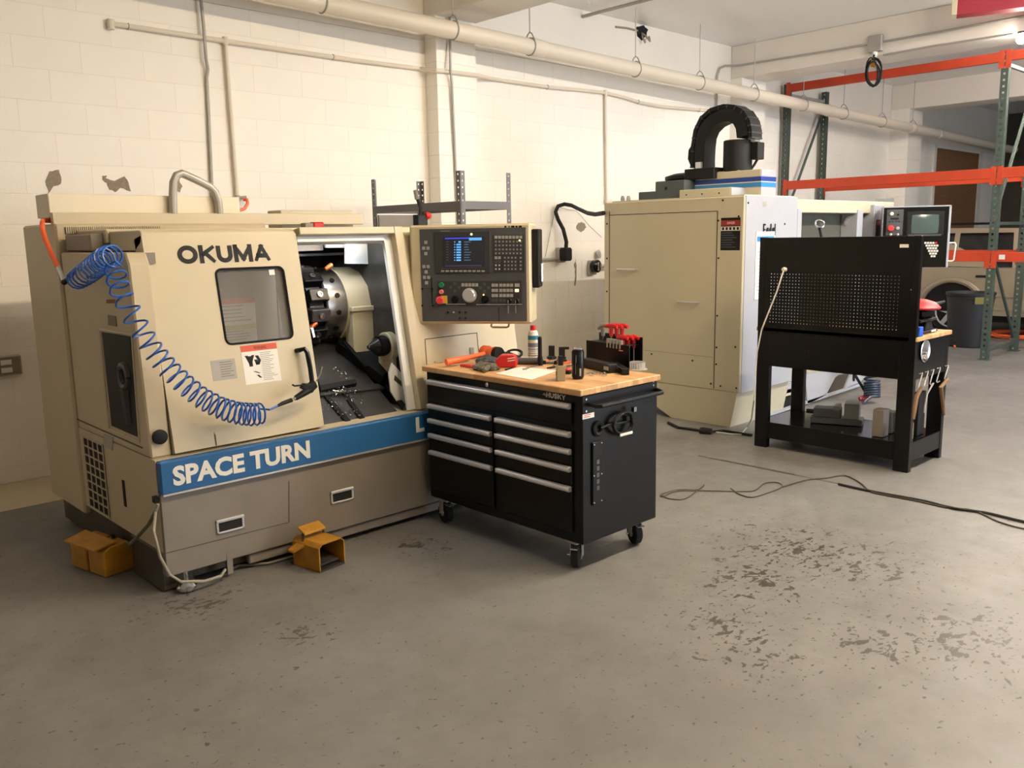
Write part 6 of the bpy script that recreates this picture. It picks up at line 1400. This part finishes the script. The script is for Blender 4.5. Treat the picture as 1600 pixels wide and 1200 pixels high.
for y0, y1, t0, t1 in ((wy+.80, wy+.05, wy+.66, wy+.05), (wy-.03, wy-.85, wy-.03, wy-.80), (wy-.93, wy-1.85, wy-.88, wy-1.22)):
    MB().prism([winp(y0, 0), winp(y1, 0), winp(t1, 1), winp(t0, 1)], (.008, 0, 0)).build('window', M_GLASSD, CA)
MB().tube([(CX+.17, wy+.6, 1.74), (CX+.17, wy+.5, 1.77), (CX+.17, wy-.9, 1.76), (CX+.17, wy-1.0, 1.72)], .018, 8).build('roof_rail', M_BLACKM, CA)
fl_r = MB().tube([(CX-.012, y, z) for y, z in [(wy+(r_arch+.03)*math.cos(math.radians(a)), wz+.02+(r_arch+.03)*math.sin(math.radians(a))) for a in range(0, 181, 12)]], .045, 8).build('arch_flare', M_SKIN, CA)
MB().prism([(CX-.002, y, z) for y, z in archp(wy)], (.25, 0, 0)).build('wheel_well', M_BLACKM, CA)
for yc in (wy, wy-2.65):
    wl = MB().lathe([(.25, 0), (.33, .0), (.355, .03), (.355, .19), (.33, .22)], (CX+.02, yc, wz), X1, 32).build('wheel', M_RUBBER, CA)
    MB().lathe([(.24, -.004), (.245, .01)], (CX+.02, yc, wz), X1, 28).build('hub_back', M_BLACKM, wl)
    for k in range(5):
        a = k*2*math.pi/5+.3; d_ = Vector((0, math.cos(a), math.sin(a))); MB().obox(Vector((CX+.012, yc, wz))+d_*.12, d_, X1.cross(d_), X1, .115, .035, .012, .004).build('spoke', M_ALU, wl)
    MB().disc_torus((CX+.014, yc, wz), X1, .235, .014, 28, 8).build('rim', M_ALU, wl)
for y0, y1 in ((wy-.52, wy-2.1),):
    MB().box(CX-.018, CX+.002, y1, y0, .63, .675, b=.006).build('door_trim', M_SKIN, CA); MB().box(CX-.012, CX+.002, y1, y0, .42, .46, b=.006).build('door_trim', M_SKIN, CA)
MB().box(CX-.02, CX+.002, wy-.52, wy-.34, .93, .965, b=.008).build('door_handle', M_BLACKM, CA)
MB().box(CX-.003, CX+.002, wy-.93, wy-.922, .45, 1.06).build('door_gap', M_BLACKM, CA)
MB().box(CX+.2, CX+1.7, wy-3.5, wy+.9, .22, .40).build('underbody', M_BLACKM, CA)
q = onx(1425, 455, 14.3)
rs_ = thing('red_stand', 'red steel jack stand standing in front of the car', 'jack stand', (14.2, q.y, 0))
for s in (-1, 1): MB().tube([(14.2, q.y+.2*s, .002), (14.2, q.y+.04*s, .62)], .03, 8).build('leg', M_REDB, rs_)
MB().box(14.17, 14.23, q.y-.12, q.y+.12, .55, .75, b=.006).box(14.15, 14.25, q.y-.16, q.y+.10, .75, .80, b=.006).build('head', M_REDB, rs_)

# ------------------------------------------------------------------ cables on the floor
def fcable(label, px, r=.005, name='floor_cable', m=None):
    c = [onz(x, y, r+.001) for x, y in px]; P = []
    for i in range(len(c)-1):
        p0, p1, p2, p3 = c[max(i-1, 0)], c[i], c[i+1], c[min(i+2, len(c)-1)]
        for k in range(4):
            t = k/4; P.append(.5*((2*p1)+(p2-p0)*t+(2*p0-5*p1+4*p2-p3)*t*t+(3*p1-p0-3*p2+p3)*t**3))
    P.append(c[-1]); o = MB().tube(P, r, 6).build(name, m or M_RUBBER); return tag(o, label, 'cable')
fcable('thin cable looping on the floor right of the tool chest', ((1034, 774), (1045, 779), (1068, 780), (1085, 770), (1100, 758), (1090, 765), (1060, 765), (1034, 772), (1036, 776), (1060, 767), (1110, 767), (1160, 768), (1180, 766), (1195, 755), (1215, 754), (1222, 761), (1200, 770), (1175, 777), (1155, 772), (1142, 763)), .004, m=M_BROWN)
fcable('thin cable crossing the floor from the bench towards the right', ((1222, 761), (1260, 750), (1290, 747), (1320, 743), (1345, 755), (1360, 768), (1390, 775), (1430, 782), (1480, 793), (1520, 797), (1560, 815), (1600, 826), (1640, 832)), .005, m=M_BROWN)
fcable('dark cord lying along the floor joint in the aisle', ((1310, 756), (1340, 763), (1380, 771), (1420, 778), (1450, 784), (1490, 794), (1540, 801), (1600, 815), (1650, 824)), .008)
